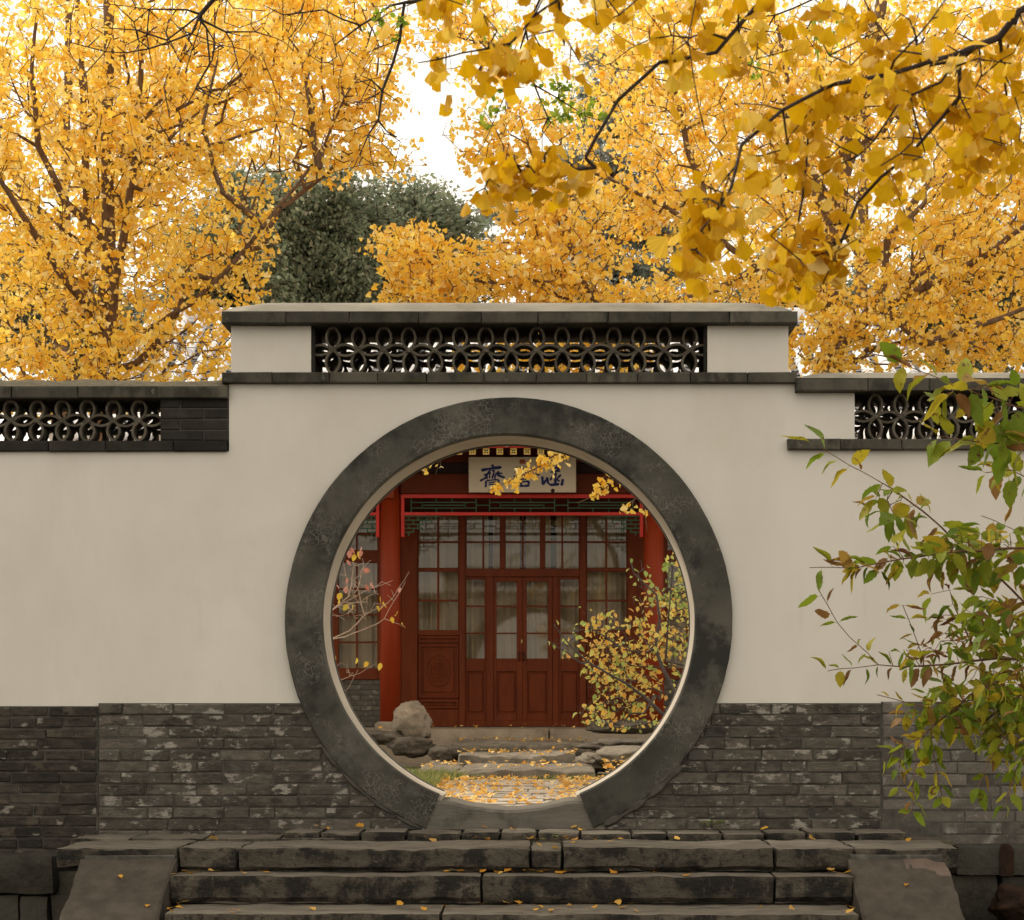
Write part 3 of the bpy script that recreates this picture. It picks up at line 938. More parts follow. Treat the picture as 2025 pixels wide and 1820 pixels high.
# platform
rb = rough_block('platform_kerb', plat_m, None, PX(700, YP), PX(1085, YP), YP, YP + .45, ZP - .1, PZ(1442, YP), .006, .12, .012, 90); hp(rb)
rb = rough_block('platform_kerb', plat_m, None, PX(1087, YP), PX(1560, YP), YP, YP + .45, ZP - .1, PZ(1442, YP), .006, .12, .012, 93); hp(rb)
hp(box('platform', plat_m, None, -5.2, 4.7, YP + .46, YR + 3, ZP - .1, PZ(1442, YP) - .004))
# columns
for px in (255, 772, 1293, 1800):
    x = PX(px, YC)
    m = MB()
    m.tube([(x, YC, PZ(1442, YP)), (x, YC, PZ(1200, YC)), (x, YC, PZ(890, YC))], [.118, .116, .110], 28)
    o = m.build('column', col_m, None, True); hp(o)
    m = MB()
    m.tube([(x, YC, PZ(1443, YP)), (x, YC, PZ(1443, YP) + .05), (x, YC, PZ(1443, YP) + .08)], [.18, .18, .14], 24)
    hp(m.build('column_base', plat_m))
    b_ = MB(); b_.box(x - .055, x + .055, YC - .17, YC - .09, PZ(988, YC), PZ(950, YC)); hp(b_.build('beam_end', col_m))
# beams and lattices between the columns
def bay(xa, xb, full):
    A, B = PX(xa, YC) + .12, PX(xb, YC) - .12
    hp(box('lintel_beam', beam_m, None, A, B, YC - .08, YC + .10, PZ(978, YC), PZ(938, YC), .01))
    hp(box('lintel_board', dark_m, None, A, B, YC - .02, YC + .04, PZ(938, YC), PZ(916, YC)))
    hp(box('eave_beam', beam_m, None, A, B, YC - .09, YC + .09, PZ(916, YC), PZ(892, YC)))
    fr = sub('lintel_lattice')
    y0 = YC - .02
    for za, zb in ((985.5, 978.5), (1020, 1014)):
        hp(box('rail', bright_m, None, A, B, y0 - .015, y0 + .03, PZ(za, YC), PZ(zb, YC)), fr)
    for x in (A, B - .04):
        hp(box('hanging_post', bright_m, None, x, x + .04, y0 - .018, y0 + .033, PZ(1063, YC), PZ(978, YC), .006), fr)
    za, zb = PZ(1013.5, YC), PZ(986, YC)
    L = B - A - .08
    un = 3 if full else 3
    t = .011
    h = zb - za
    for k in range(un):
        a, b = A + .04 + L * k / un, A + .04 + L * (k + 1) / un
        a += .07; b -= .07
        def bar(x0, x1, z0, z1):
            hp(box('lattice_bar', green_m, None, x0, x1, y0, y0 + .018, z0, z1), fr)
        bar(a, a + t, za, zb); bar(b - t, b, za, zb)
        bar(a + t, b - t, za + h * .26, za + h * .26 + t); bar(a + t, b - t, zb - h * .26 - t, zb - h * .26)
        bar(a + .12, b - .12, za + h * .5 - t / 2, za + h * .5 + t / 2)
        for x in (a + .12, b - .12 - t):
            bar(x, x + t, za + h * .26 + t + .0005, zb - h * .26 - t - .0005)
        for u in (.38, .62):
            x = a + (b - a) * u
            bar(x, x + t, za, za + h * .26 - .0005); bar(x, x + t, zb - h * .26 + .0005, zb)
        if k:
            bar(a - .14, a - .0005, za + h * .5 - t / 2, za + h * .5 + t / 2)
    # stepped key pattern brackets under the lattice, at both ends
    for s, x in ((1, A + .042), (-1, B - .042)):
        bk = MB()
        prof = [(0.0, .26), (.05, .26), (.10, .20), (.15, .20), (.2, .13), (.26, .13), (.32, .07), (.40, .07)]
        zt_ = PZ(1020.5, YC)
        for i in range(0, 8):
            xx, d = i * .052, [.26, .26, .20, .20, .13, .10, .07, .05][i]
            nrow = max(1, int(d / .045))
            for q in range(nrow):
                z_ = zt_ - .045 * q
                xa_, xb_ = x + s * xx, x + s * (xx + .052)
                bk.box(min(xa_, xb_), max(xa_, xb_), y0, y0 + .018, z_ - .012, z_)
                if (i + q) % 2 == 0:
                    xm = x + s * (xx + .040)
                    bk.box(min(xm, xm + s * .012), max(xm, xm + s * .012), y0 + .001, y0 + .017, z_ - .045, z_ - .0121)
        hp(bk.build('corner_bracket', green_m), fr)
bay(255, 772, False); bay(772, 1293, True); bay(1293, 1800, False)
# eave: rafters with painted square ends, fascia, soffit
soff = MB()
for i in range(70):
    x = -5.1 + i * .1475
    if x > 4.65: break
    m = MB()
    m.v = [(x - .034, YE, PZ(899.5, YE)), (x + .034, YE, PZ(899.5, YE)), (x + .034, YE, PZ(886.5, YE)), (x - .034, YE, PZ(886.5, YE)),
           (x - .034, YD, PZ(899.5, YE) + .55), (x + .034, YD, PZ(899.5, YE) + .55), (x + .034, YD, PZ(886.5, YE) + .55), (x - .034, YD, PZ(886.5, YE) + .55)]
    m.f = [(0, 1, 2, 3), (4, 7, 6, 5)] + [(k, 4 + k, 4 + (k + 1) % 4, (k + 1) % 4) for k in range(4)]
    r_ = m.build('rafter', dark_m); hp(r_)
    if 820 < HX + x * F / YE < 1280:
        cz = (PZ(899.5, YE) + PZ(886.5, YE)) / 2
        e = hp(box('rafter_end', gold_m, None, x - .035, x + .035, YE - .008, YE - .001, cz - .035, cz + .035), None)
        e.parent = r_
        e.location = (0, 0, 0)
        em = MB()
        for sx, sz in ((1, 1), (1, -1), (-1, 1), (-1, -1)):
            a = Vector((x + sx * .013, YE - .0105, cz + sz * .013))
            u_ = Vector((sx * .011, 0, sz * .011)); w_ = Vector((sz * .006, 0, -sx * .006))
            q = [a - u_, a + w_, a + u_, a - w_]
            em.add(q + [p + Vector((0, .0022, 0)) for p in q], [(0, 1, 2, 3), (4, 7, 6, 5), (0, 4, 5, 1), (1, 5, 6, 2), (2, 6, 7, 3), (3, 7, 4, 0)])
        for a_, b_, c_, d_ in ((-.035, .035, .029, .035), (-.035, .035, -.035, -.029)):
            pass
        g = hp(em.build('painted_petals', M('petal_green', (.02, .09, .04), (.03, .12, .05), 8, V1, bump=0) if 'petal_green' not in bpy.data.materials else bpy.data.materials['petal_green']), None)
        g.parent = r_
        g.location = (0, 0, 0)
hp(box('eave_fascia', bright_m, None, -5.15, 4.68, YE - .03, YE + .02, PZ(886, YE), PZ(872, YE)))
m = MB()
sy0, sz0, sy1, sz1 = YE + .03, PZ(885, YE), YD + .2, PZ(885, YE) + .62
m.v = [(-5.15, sy0, sz0), (4.68, sy0, sz0), (4.68, sy1, sz1), (-5.15, sy1, sz1), (-5.15, sy0, sz0 + .05), (4.68, sy0, sz0 + .05), (4.68, sy1, sz1 + .05), (-5.15, sy1, sz1 + .05)]
m.f = [(0, 1, 2, 3), (4, 7, 6, 5)] + [(k, 4 + k, 4 + (k + 1) % 4, (k + 1) % 4) for k in range(4)]
hp(m.build('soffit', beam_m))
# roof
roof = sub('roof')
RX0, RX1 = -5.25, 4.72
ze, zr = PZ(868, YE), PZ(632, YR)
def rz(y):
    t = (y - YE) / (YR - YE)
    return ze + (zr - ze) * (t - .10 * math.sin(math.pi * t))
m = MB()
ny = 12
for j in range(ny + 1):
    y_ = YE - .08 + (YR - YE + .08) * j / ny
    m.v += [(RX0, y_, rz(y_)), (RX1, y_, rz(y_))]
for j in range(ny):
    m.f.append((2 * j, 2 * j + 1, 2 * j + 3, 2 * j + 2))
nb = len(m.v)
m.v += [(RX0, 2 * YR - YE, ze), (RX1, 2 * YR - YE, ze)]
m.f.append((2 * ny, 2 * ny + 1, nb + 1, nb))
hp(m.build('pan_tiles', pan_m), roof)
# tube tile rows, each a chain of slightly stepped half tubes (shared mesh)
tb = MB()
nt_ = 13
for j in range(nt_):
    y0_ = YE - .1 + (YR - YE + .1) * j / nt_
    y1_ = YE - .1 + (YR - YE + .1) * (j + 1) / nt_
    tb.tube([(0, y0_, rz(y0_) + .012), (0, y0_ + .02, rz(y0_ + .02) + .014), (0, y1_ + .01, rz(y1_) + .010)], [.083, .085, .076], 12, True)
tbm = mesh_of('tile_row', tb.v, tb.f, False)
tbm.materials.append(roof_m)
x = RX0 + .08
while x < RX1:
    hp(obj('tile_row', tbm, None, None, (x, 0, 0)), roof)
    x += .262
# stacked lips of the pan tiles between the rows
lip = MB()
x = RX0 + .08 + .131
while x < RX1 - .1:
    for j in range(34):
        y_ = YE + .12 + (YR - YE - .2) * j / 34
        z_ = rz(y_) + .012
        lip.v += [(x - .055, y_, z_ + .018), (x, y_ - .02, z_), (x + .055, y_, z_ + .018), (x + .055, y_ + .13, z_ + .01), (x, y_ + .11, z_ - .006), (x - .055, y_ + .13, z_ + .01)]
        b0 = len(lip.v) - 6
        lip.f += [(b0, b0 + 1, b0 + 4, b0 + 5), (b0 + 1, b0 + 2, b0 + 3, b0 + 4)]
    x += .262
hp(lip.build('pan_tile_lips', pan_m, kind='stuff'), roof)
m = MB()
m.tube([(RX0, YR, zr + .06), (RX1, YR, zr + .06)], .10, 14)
m.box(RX0, RX1, YR - .07, YR + .07, zr - .05, zr + .06)
hp(m.build('ridge', roof_m), roof)
for x in (RX0 - .03, RX1 + .03):
    m = MB()
    pts = [(x, YE - .1 + (YR - YE + .1) * j / 10, rz(YE - .1 + (YR - YE + .1) * j / 10) + .05) for j in range(11)]
    m.tube(pts, .10, 12)
    hp(m.build('verge_ridge', roof_m), roof)
    m = MB()
    m.v = [(x, YE, ze - .1), (x, YR, zr - .02), (x, 2 * YR - YE, ze - .1), (x + .05, YE, ze - .1), (x + .05, YR, zr - .02), (x + .05, 2 * YR - YE, ze - .1)]
    m.f = [(0, 1, 2), (3, 5, 4), (0, 3, 4, 1), (1, 4, 5, 2), (0, 2, 5, 3)]
    hp(m.build('gable', plaster))
# the door wall
Y0 = YD
def glazed(name, cols, rows, y=Y0 + .03, bars=True):
    """panes with the muntins between them; cols and rows in outline units"""
    w = sub(name)
    for i, (a, b) in enumerate(cols):
        for j, (c, d) in enumerate(rows):
            o = hb('pane', glass_m, a - 1, b + 1, c - 1, d + 1, y, .004, w)
    for (a, b), (c, d) in zip(cols, cols[1:]):
        hb('muntin', door_m, b, c, rows[0][0] - 1, rows[-1][1] + 1, y - .022, .045, w, .003)
    for (a, b), (c, d) in zip(rows, rows[1:]):
        for (e, f_) in cols:
            hb('muntin', door_m, e - .3, f_ + .3, b, c, y - .020, .04, w, .003)
    return w
def board(cx0, cx1, cy0, cy1, dy=0.0, name='frame_board', mat=None, dep=.07):
    return hb(name, mat or door_m, cx0, cx1, cy0, cy1, Y0 + dy, dep, None, .004)
TOP, BOT = 488, 1335
R4 = [(505, 605), (612, 710), (725, 835), (843, 953)]
# posts
for a, b in ((498, 560), (725, 748), (1200, 1224), (1388, 1452)):
    board(a, b, TOP, BOT, -.02, 'post')
board(560, 725, TOP, 504, 0, 'head_rail'); board(748, 1200, TOP, 504, 0, 'head_rail'); board(1224, 1388, TOP, 504, 0, 'head_rail')
# fixed side windows with panelled base
def side_window(x0, xa, xm0, xm1, xb, x1):
    board(x0, xa, 504, 955); board(xb, x1, 504, 955)
    board(xa, xb, 710, 725, .002)
    glazed('window', [(xa, xm0), (xm1, xb)], [(505, 605), (612, 710)])
    glazed('window', [(xa, xm0), (xm1, xb)], [(725, 835), (843, 955)])
    board(x0, x1, 955, 976, -.004, 'sill_rail')
    board(x0, x1, 976, BOT, .035, 'panel_back')
    def panel(c0, c1, d0, d1, carve):
        p = sub('carved_panel')
        hb('panel_frame', door_m, c0, c1, d0, d0 + 9, Y0 + .005, .03, p, .003)
        hb('panel_frame', door_m, c0, c1, d1 - 9, d1, Y0 + .005, .03, p, .003)
        hb('panel_frame', door_m, c0, c0 + 9, d0 + 9, d1 - 9, Y0 + .005, .03, p, .003)
        hb('panel_frame', door_m, c1 - 9, c1, d0 + 9, d1 - 9, Y0 + .005, .03, p, .003)
        ym = Y0 + .022
        w, h = c1 - c0, d1 - d0
        if carve == 1:
            hb('panel_field', door_m, c0 + 20, c1 - 20, d0 + 22, d1 - 22, ym, .014, p, .006)
            cm, dm = (c0 + c1) / 2, (d0 + d1) / 2
            relief = MB()
            Yr = ym - .008
            def rb_(a, b, c, d):
                relief.box(BX(cm + a, Yr), BX(cm + b, Yr), Yr, Yr + .010, BZ(dm + d, Yr), BZ(dm + c, Yr), .003)
            for dd in (-48, -34, -20, -6, 8, 22, 36, 50):
                ww = 34 - abs(dd) * .32
                rb_(-ww, ww, dd, dd + 5)
            for a in (-30, -15, 0, 15, 30):
                rb_(a - 2.5, a + 2.5, -44 + abs(a) * .6, 46 - abs(a) * .6)
            ring = [(BX(cm + 46 * math.cos(t), Yr), Yr + .004, BZ(dm + 62 * math.sin(t), Yr)) for t in [2 * math.pi * i / 24 for i in range(25)]]
            relief.tube(ring, .006, 5)
            hp(relief.build('carving', door_m), p)
        else:
            relief = MB()
            for i in range(9):
                c = c0 + 16 + (w - 32) * (i + .5) / 9
                s_ = (w - 32) / 18 * .8
                relief.box(BX(c - s_, ym), BX(c + s_, ym), ym, ym + .013, BZ(d1 - 12, ym), BZ(d1 - 14 - .35 * h * (1 if i % 2 else .6), ym), .003)
            relief.box(BX(c0 + 14, ym), BX(c1 - 14, ym), ym - .002, ym + .013, BZ((d0 + d1) / 2 + 2, ym), BZ((d0 + d1) / 2 - 2, ym), .002)
            hp(relief.build('carving', door_m), p)
    a, b = x0 + 4, x1 - 2
    panel(a, b, 978, 1004, 0)
    panel(a, b, 1012, 1222, 1)
    panel(a, b, 1230, 1264, 0)
    board(x0, x1, 1268, BOT, .01, 'base_rail', dep=.024)
side_window(560, 565, 638, 646, 720, 725)
side_window(1224, 1229, 1300, 1308, 1383, 1388)
# transom lights over the doors
for a, m0, m1, b in ((754, 816, 823, 884), (908, 971, 978, 1042), (1064, 1127, 1134, 1195)):
    glazed('transom_window', [(a, m0), (m1, b)], [(505, 605), (612, 712)])
for a, b in ((748, 754), (884, 908), (1042, 1064), (1195, 1200)):
    board(a, b, 504, 713)
board(748, 1200, 713, 745, -.008, 'transom_beam')
# door leaves
def leaf(x0, xa, xb, x1, name, y, ytop):
    d = sub(name)
    rows = [(ytop, 858), (865, 965), (971, 1067)]
    hb('stile', door_m, x0, xa, 747, 1310, y, .05, d, .004); hb('stile', door_m, xb, x1, 747, 1310, y, .05, d, .004)
    hb('rail', door_m, xa + .2, xb - .2, 747, ytop, y + .001, .048, d, .003)
    for (a, b), (c, e) in zip(rows, rows[1:]):
        hb('rail', door_m, xa + .2, xb - .2, b, c, y + .004, .04, d, .003)
    hb('rail', door_m, xa + .2, xb - .2, 1067, 1118, y + .001, .048, d, .003)
    hb('rail', door_m, xa + .2, xb - .2, 1285, 1310, y + .001, .048, d, .003)
    for a, b in rows:
        hb('pane', glass_m, xa - .5, xb + .5, a - .5, b + .5, y + .024, .004, d)
    hb('panel', door_m, xa - .5, xb + .5, 1117, 1286, y + .030, .012, d)
    hb('panel', door_m, xa + 7, xb - 7, 1126, 1278, y + .018, .011, d, .008)
    return d
leaf(748, 753, 824, 832, 'side_light', Y0 + .012, 756)
leaf(1116, 1124, 1195, 1200, 'side_light', Y0 + .012, 756)
board(832, 860, 745, BOT, -.004, 'post'); board(1094, 1116, 745, BOT, -.004, 'post')
dl = leaf(861, 872, 951, 974.3, 'door', Y0 + .008, 765)
dr = leaf(974.9, 991, 1073, 1093, 'door', Y0 + .008, 765)
board(748, 832, 1310, BOT, .006, 'threshold'); board(860, 1094, 1310, BOT, -.01, 'threshold'); board(1116, 1200, 1310, BOT, .006, 'threshold')
hb('padlock', brass_m, 968, 974, 993, 1006, Y0 - .02, .02, dl, .002)
for d, c in ((dl, 962), (dr, 980)):
    m = MB()
    m.tube([(BX(c, Y0), Y0 - .001, BZ(1042, Y0)), (BX(c, Y0), Y0 - .04, BZ(1045, Y0)), (BX(c, Y0), Y0 - .04, BZ(1072, Y0)), (BX(c, Y0), Y0 - .001, BZ(1075, Y0))], .008, 6)
    hp(m.build('handle', dark_m), d)
# side bays: window over a brick dado
def side_bay(x0, xa, xm0, xm1, xb, x1):
    board(x0, xa, TOP, 1150); board(xb, x1, TOP, 1150)
    board(xa, xb, TOP, 504); board(xa, xb, 640, 690, 0)
    rows = [(690, 790), (797, 890), (897, 1000), (1007, 1105)]
    glazed('window', [(xa, xm0), (xm1, xb)], [(504, 572), (579, 640)])
    glazed('window', [(xa, xm0), (xm1, xb)], rows)
    board(xa, xb, 1105, 1150, -.01, 'sill_rail')
    z0, z1 = BZ(BOT, Y0), BZ(1150, Y0)
    bm_ = MB()
    xs0, xs1 = BX(x0, Y0), BX(x1, Y0)
    for c in range(9):
        q = xs0 + (.0 if c % 2 else -.14)
        while q < xs1:
            a, b = max(q, xs0), min(q + .28, xs1)
            if b - a > .03:
                hp(box('brick', brick_worn_m, None, a + .003, b - .003, Y0 + .012, Y0 + .1, z0 + (z1 - z0) * c / 9 + .003, z0 + (z1 - z0) * (c + 1) / 9 - .003, .004))
            q += .28
    hp(box('mortar_bed', mortar_pale_m, None, xs0, xs1, Y0 + .018, Y0 + .12, z0, z1 - .002))
side_bay(60, 250, 318, 325, 402, 490)
side_bay(1462, 1545, 1620, 1628, 1703, 1900)
board(490, 498, TOP, BOT, .01, 'post'); board(1452, 1462, TOP, BOT, .01, 'post')
hp(box('upper_wall', beam_m, None, -5.1, 4.6, Y0 + .03, Y0 + .2, BZ(TOP, Y0) + .002, PZ(820, YD)))
# curtains and the room
def curtain(x0, x1, z0, z1, y):
    nxx = max(12, int((x1 - x0) / .012))
    v, f = [], []
    for i in range(nxx + 1):
        x = x0 + (x1 - x0) * i / nxx
        for zz, k in ((z0, 1.2), (z1, .7)):
            v.append((x, y + k * (.030 * math.sin(x * 31 + 2 * math.sin(x * 5)) + .012 * math.sin(x * 77)), zz))
    for i in range(nxx):
        f.append((2 * i, 2 * i + 2, 2 * i + 3, 2 * i + 1))
    hp(obj('curtain', mesh_of('curtain', v, f, True), curtain_m))
for a, b in ((60, 420), (553, 728), (744, 838), (856, 962), (986, 1085), (1108, 1206), (1216, 1392), (1530, 1900)):
    curtain(BX(a, Y0), BX(b, Y0), BZ(1120, Y0), BZ(497, Y0), Y0 + .20)
hp(box('room', inside_m, None, -5.1, 4.6, Y0 + 1.2, Y0 + 1.3, ZF_, BZ(TOP, Y0)))
hp(box('room', inside_m, None, -5.15, -5.1, Y0 + .2, Y0 + 1.3, ZF_, BZ(TOP, Y0)))
hp(box('room', inside_m, None, 4.6, 4.65, Y0 + .2, Y0 + 1.3, ZF_, BZ(TOP, Y0)))
hp(box('ceiling', inside_m, None, -5.1, 4.6, Y0 + .2, Y0 + 1.3, BZ(TOP, Y0) + .003, BZ(TOP, Y0) + .05))

# the name plaque
YQ = YC - .22
plq = thing('name_plaque', 'cream wooden name board with three blue brush-written characters under the eave', 'sign', (PX(1033, YQ), YQ, PZ(939, YQ)))
def QX(c): return PX(919.6 + .1123 * c, YQ)
def QZ(c): return PZ(880 + .1123 * c, YQ)
def qp(o):
    o.location = o.location - plq.location
    o.parent = plq
    return o
qp(box('board', board_m, None, QX(65), QX(1955), YQ, YQ + .03, QZ(835), QZ(215), .004))
def glyph(name, strokes):
    m = MB()
    for i, (pts, w) in enumerate(strokes):
        w *= 1.18 * .1123 * YQ / F
        pts = [Vector((QX(a), 0, QZ(b))) for a, b in pts]
        dense = []
        for a, b in zip(pts, pts[1:]):
            for k in range(5):
                dense.append(a.lerp(b, k / 5))
        dense.append(pts[-1])
        n_ = len(dense)
        v = []
        for j, p in enumerate(dense):
            t = dense[min(j + 1, n_ - 1)] - dense[max(j - 1, 0)]
            t.normalize()
            nn = Vector((-t.z, 0, t.x))
            u = j / (n_ - 1)
            ww = w * .5 * (.78 + .35 * abs(2 * u - 1) + .12 * math.sin(9 * u + i)) * (1 if 0 < j < n_ - 1 else .6)
            for s in (1, -1):
                for yy in (YQ - .0025 - .00012 * i, YQ + .001):
                    v.append((p.x + nn.x * ww * s, yy, p.z + nn.z * ww * s))
        f = []
        for j in range(n_ - 1):
            a, b = j * 4, j * 4 + 4
            f += [(a, b, b + 2, a + 2), (a, a + 1, b + 1, b), (a + 2, b + 2, b + 3, a + 3)]
        f += [(0, 2, 3, 1), (n_ * 4 - 4, n_ * 4 - 3, n_ * 4 - 1, n_ * 4 - 2)]
        m.add(v, f)
    return qp(m.build(name, ink_m))
glyph('character', [([(470, 352), (505, 398)], 44), ([(285, 450), (450, 418), (645, 395)], 44), ([(455, 425), (400, 505)], 32), ([(330, 535), (425, 500)], 30),
                    ([(400, 515), (350, 590), (265, 635)], 34), ([(395, 560), (385, 605)], 24), ([(440, 470), (432, 590)], 26), ([(470, 462), (520, 445), (478, 600)], 26),
                    ([(600, 465), (535, 520)], 32), ([(540, 505), (660, 500)], 28), ([(560, 525), (700, 580)], 38), ([(535, 520), (522, 615)], 28),
                    ([(372, 635), (362, 745)], 36), ([(372, 628), (590, 612)], 24), ([(588, 615), (592, 740)], 36), ([(412, 665), (540, 655)], 22), ([(412, 700), (540, 692)], 22)])
glyph('character', [([(862, 415), (1000, 398)], 32), ([(868, 490), (995, 472)], 30), ([(935, 405), (935, 545)], 30), ([(855, 560), (1010, 535)], 32),
                    ([(1095, 385), (1060, 425)], 30), ([(1040, 430), (1045, 550)], 28), ([(1040, 428), (1150, 418), (1140, 545)], 30), ([(1050, 485), (1140, 478)], 24), ([(1045, 545), (1140, 540)], 24),
                    ([(880, 610), (1150, 585)], 34), ([(1000, 605), (890, 725)], 34), ([(985, 650), (985, 742)], 34), ([(985, 652), (1125, 640)], 30), ([(1125, 640), (1110, 735)], 38), ([(985, 725), (1115, 720)], 34)])
glyph('character', [([(1290, 420), (1335, 460)], 44), ([(1262, 500), (1312, 532)], 42), ([(1360, 555), (1375, 705)], 46), ([(1375, 705), (1430, 610)], 36),
                    ([(1540, 425), (1620, 395), (1680, 405), (1600, 470)], 38), ([(1500, 480), (1680, 462)], 26), ([(1590, 470), (1592, 690)], 42), ([(1440, 570), (1462, 670), (1510, 705), (1660, 690)], 40),
                    ([(1725, 600), (1700, 720)], 46), ([(1535, 555), (1500, 625)], 34), ([(1690, 525), (1625, 590)], 36), ([(1610, 600), (1665, 645)], 34)])
qp(box('seal_mark', seal_m, None, QX(960), QX(1060), YQ - .003, YQ + .001, QZ(335), QZ(260)))
m = MB()
m.tube([(QX(1545), YQ - .004, QZ(805)), (QX(1545), YQ + .002, QZ(805))], .0115 * 2, 14)
qp(m.build('board_fixing', dark_m))
plq.rotation_euler = (math.radians(5), 0, 0)

# ------------------------------------------------------------------ garden rocks
g_ = 'rocks beside the garden steps'
def pr(name, mat, x, y, Y, rx, rz_, ry, seed, label, amp=.25, sq=.9):
    o = rock(name, mat, P(x, y, Y), (rx * Y / F, ry, rz_ * Y / F), seed, amp, sq)
    return tag(o, label, 'rock', g_)
pr('boulder', boulder_m, 813, 1430, 18.6, 37, 40, .20, 3.1, 'pale rounded boulder standing on darker rocks left of the garden steps', .22, .85)
pr('rock', darkrock_m, 815, 1476, 18.3, 50, 21, .3, 5.7, 'brown rock directly under the pale boulder')
pr('rock', darkrock_m, 748, 1458, 18.5, 48, 15, .35, 8.2, 'flat ledge rock left of the pale boulder base')
pr('rock', darkrock_m, 880, 1492, 18.0, 32, 17, .25, 1.9, 'low dark rock between the boulder and the middle step')
pr('rock', darkrock_m, 1235, 1438, 18.6, 70, 14, .4, 14.0, 'long thin dark ledge rock under the courtyard bush')
pr('rock', darkrock_m, 1235, 1474, 17.6, 80, 15, .4, 16.3, 'dark layered slab rock right of the upper garden step')
pr('rock', rockstep_m, 1250, 1500, 16.6, 75, 24, .4, 18.8, 'grey slab rock right of the lowest garden step')
pr('rock', rockstep_m, 1170, 1508, 16.8, 32, 20, .3, 21.1, 'small grey rock at the right end of the middle step')

# ------------------------------------------------------------------ plants: growth, leaves
def grow(guides, attract, alpha=.25, seg=.12, wob=.12, rtip=.0022, pw=.47, guide_r=None, sag=0.0, tips_from_guides=True):
    """branch skeleton: guide polylines first, then every attractor joins its cheapest node through a bent twig"""
    pos, par, plen, isg = [], [], [], []
    def add(p, q, g):
        pos.append(np.array(p, float)); par.append(q); isg.append(int(g))
        plen.append(0 if q < 0 else plen[q] + float(np.linalg.norm(pos[-1] - pos[q])))
        return len(pos) - 1
    for gi, gd in enumerate(guides):
        pts = [np.array(p, float) for p in gd]
        if gi == 0:
            prev = add(pts[0], -1, 1)
        else:
            A = np.array(pos)
            prev = int(np.argmin(np.linalg.norm(A - pts[0], axis=1)))
        for q in pts[(1 if gi == 0 else 0):]:
            s = pos[prev]
            d = np.linalg.norm(q - s)
            if d < 1e-4: continue
            k = max(1, int(d / seg))
            for i in range(1, k + 1):
                p = s + (q - s) * i / k
                if i < k: p = p + RNG.normal(0, wob * seg * .35, 3)
                prev = add(p, prev, gi + 1)
    attract = np.array(attract)
    if len(attract):
        A = np.array(pos)
        D0 = np.min(np.linalg.norm(attract[:, None, :] - A[None, ::max(1, len(A) // 300), :], axis=2), axis=1)
        cap = len(pos) + len(attract) * 8
        buf = np.zeros((cap, 3)); buf[:len(pos)] = A
        pl_ = np.zeros(cap); pl_[:len(pos)] = plen
        cnt = len(pos)
        for ai in np.argsort(D0):
            t = attract[ai]
            d = np.linalg.norm(buf[:cnt] - t, axis=1)
            j = int(np.argmin(d + alpha * pl_[:cnt]))
            dist = d[j]
            if dist < 1e-3: continue
            k = int(min(7, max(1, dist / seg)))
            s = buf[j].copy()
            prev = j
            mid = RNG.normal(0, wob, 3) * dist
            for i in range(1, k + 1):
                u = i / k
                p = s + (t - s) * u + mid * math.sin(math.pi * u)
                p[2] -= sag * dist * math.sin(math.pi * u)
                buf[cnt] = p
                pos.append(p); par.append(prev); isg.append(0)
                pl_[cnt] = pl_[prev] + np.linalg.norm(p - buf[prev])
                prev = cnt
                cnt += 1
    pos = np.array(pos); par = np.array(par); isg = np.array(isg)
    n_ = len(pos)
    kids = np.zeros(n_, int)
    for i in range(n_):
        if par[i] >= 0: kids[par[i]] += 1
    tips = (kids == 0).astype(float)
    for i in range(n_ - 1, -1, -1):
        if par[i] >= 0: tips[par[i]] += tips[i]
    rad = rtip * np.maximum(tips, 1) ** pw
    return pos, par, isg, rad, kids

def branch_mesh(pos, par, rad, rmin=.0012, nthick=8, boost=None):
    """tapered tubes for all edges, as one array-built mesh"""
    rad = np.maximum(rad, rmin)
    idx = np.nonzero(par >= 0)[0]
    V, Fq = [], []
    base = 0
    big = rad[idx] > .02
    for sel, n_ in ((~big & (rad[idx] <= .006), 3), (~big & (rad[idx] > .006), 5), (big, nthick)):
        e = idx[sel]
        if not len(e): continue
        a, b = pos[par[e]], pos[e]
        ra, rb = np.minimum(rad[par[e]], rad[e] * 1.6), rad[e]
        t = b - a
        L = np.linalg.norm(t, axis=1, keepdims=True) + 1e-9
        t = t / L
        ext = np.minimum(L[:, 0] * .3, ra * .3)[:, None]
        a = a - t * ext
        up = np.where(np.abs(t[:, 2:3]) < .9, np.array([[0, 0, 1.0]]), np.array([[1.0, 0, 0]]))
        s = np.cross(t, up); s /= np.linalg.norm(s, axis=1, keepdims=True)
        u = np.cross(s, t)
        ang = np.arange(n_) * 2 * math.pi / n_
        ringd = s[:, None, :] * np.cos(ang)[None, :, None] + u[:, None, :] * np.sin(ang)[None, :, None]
        va = a[:, None, :] + ringd * ra[:, None, None]
        vb = b[:, None, :] + ringd * rb[:, None, None]
        vv = np.concatenate([va, vb], axis=1).reshape(-1, 3)
        k = np.arange(n_)
        q = np.stack([k, (k + 1) % n_, n_ + (k + 1) % n_, n_ + k], axis=1)
        ff = (np.arange(len(e)) * 2 * n_)[:, None, None] + q[None]
        V.append(vv); Fq.append(ff.reshape(-1, 4) + base)
        base += len(vv)
    return np.concatenate(V), np.concatenate(Fq)

def fast_mesh(name, V, Fc, mat, smooth=False):
    me = bpy.data.meshes.new(name)
    k = Fc.shape[1]
    me.vertices.add(len(V))
    me.vertices.foreach_set('co', np.ascontiguousarray(V, dtype=np.float32).ravel())
    me.loops.add(Fc.size)
    me.loops.foreach_set('vertex_index', np.ascontiguousarray(Fc, dtype=np.int32).ravel())
    me.polygons.add(len(Fc))
    me.polygons.foreach_set('loop_start', np.arange(0, Fc.size, k, dtype=np.int32))
    me.update(calc_edges=True)
    me.validate()
    if smooth: me.shade_smooth()
    me.materials.append(mat)
    return me

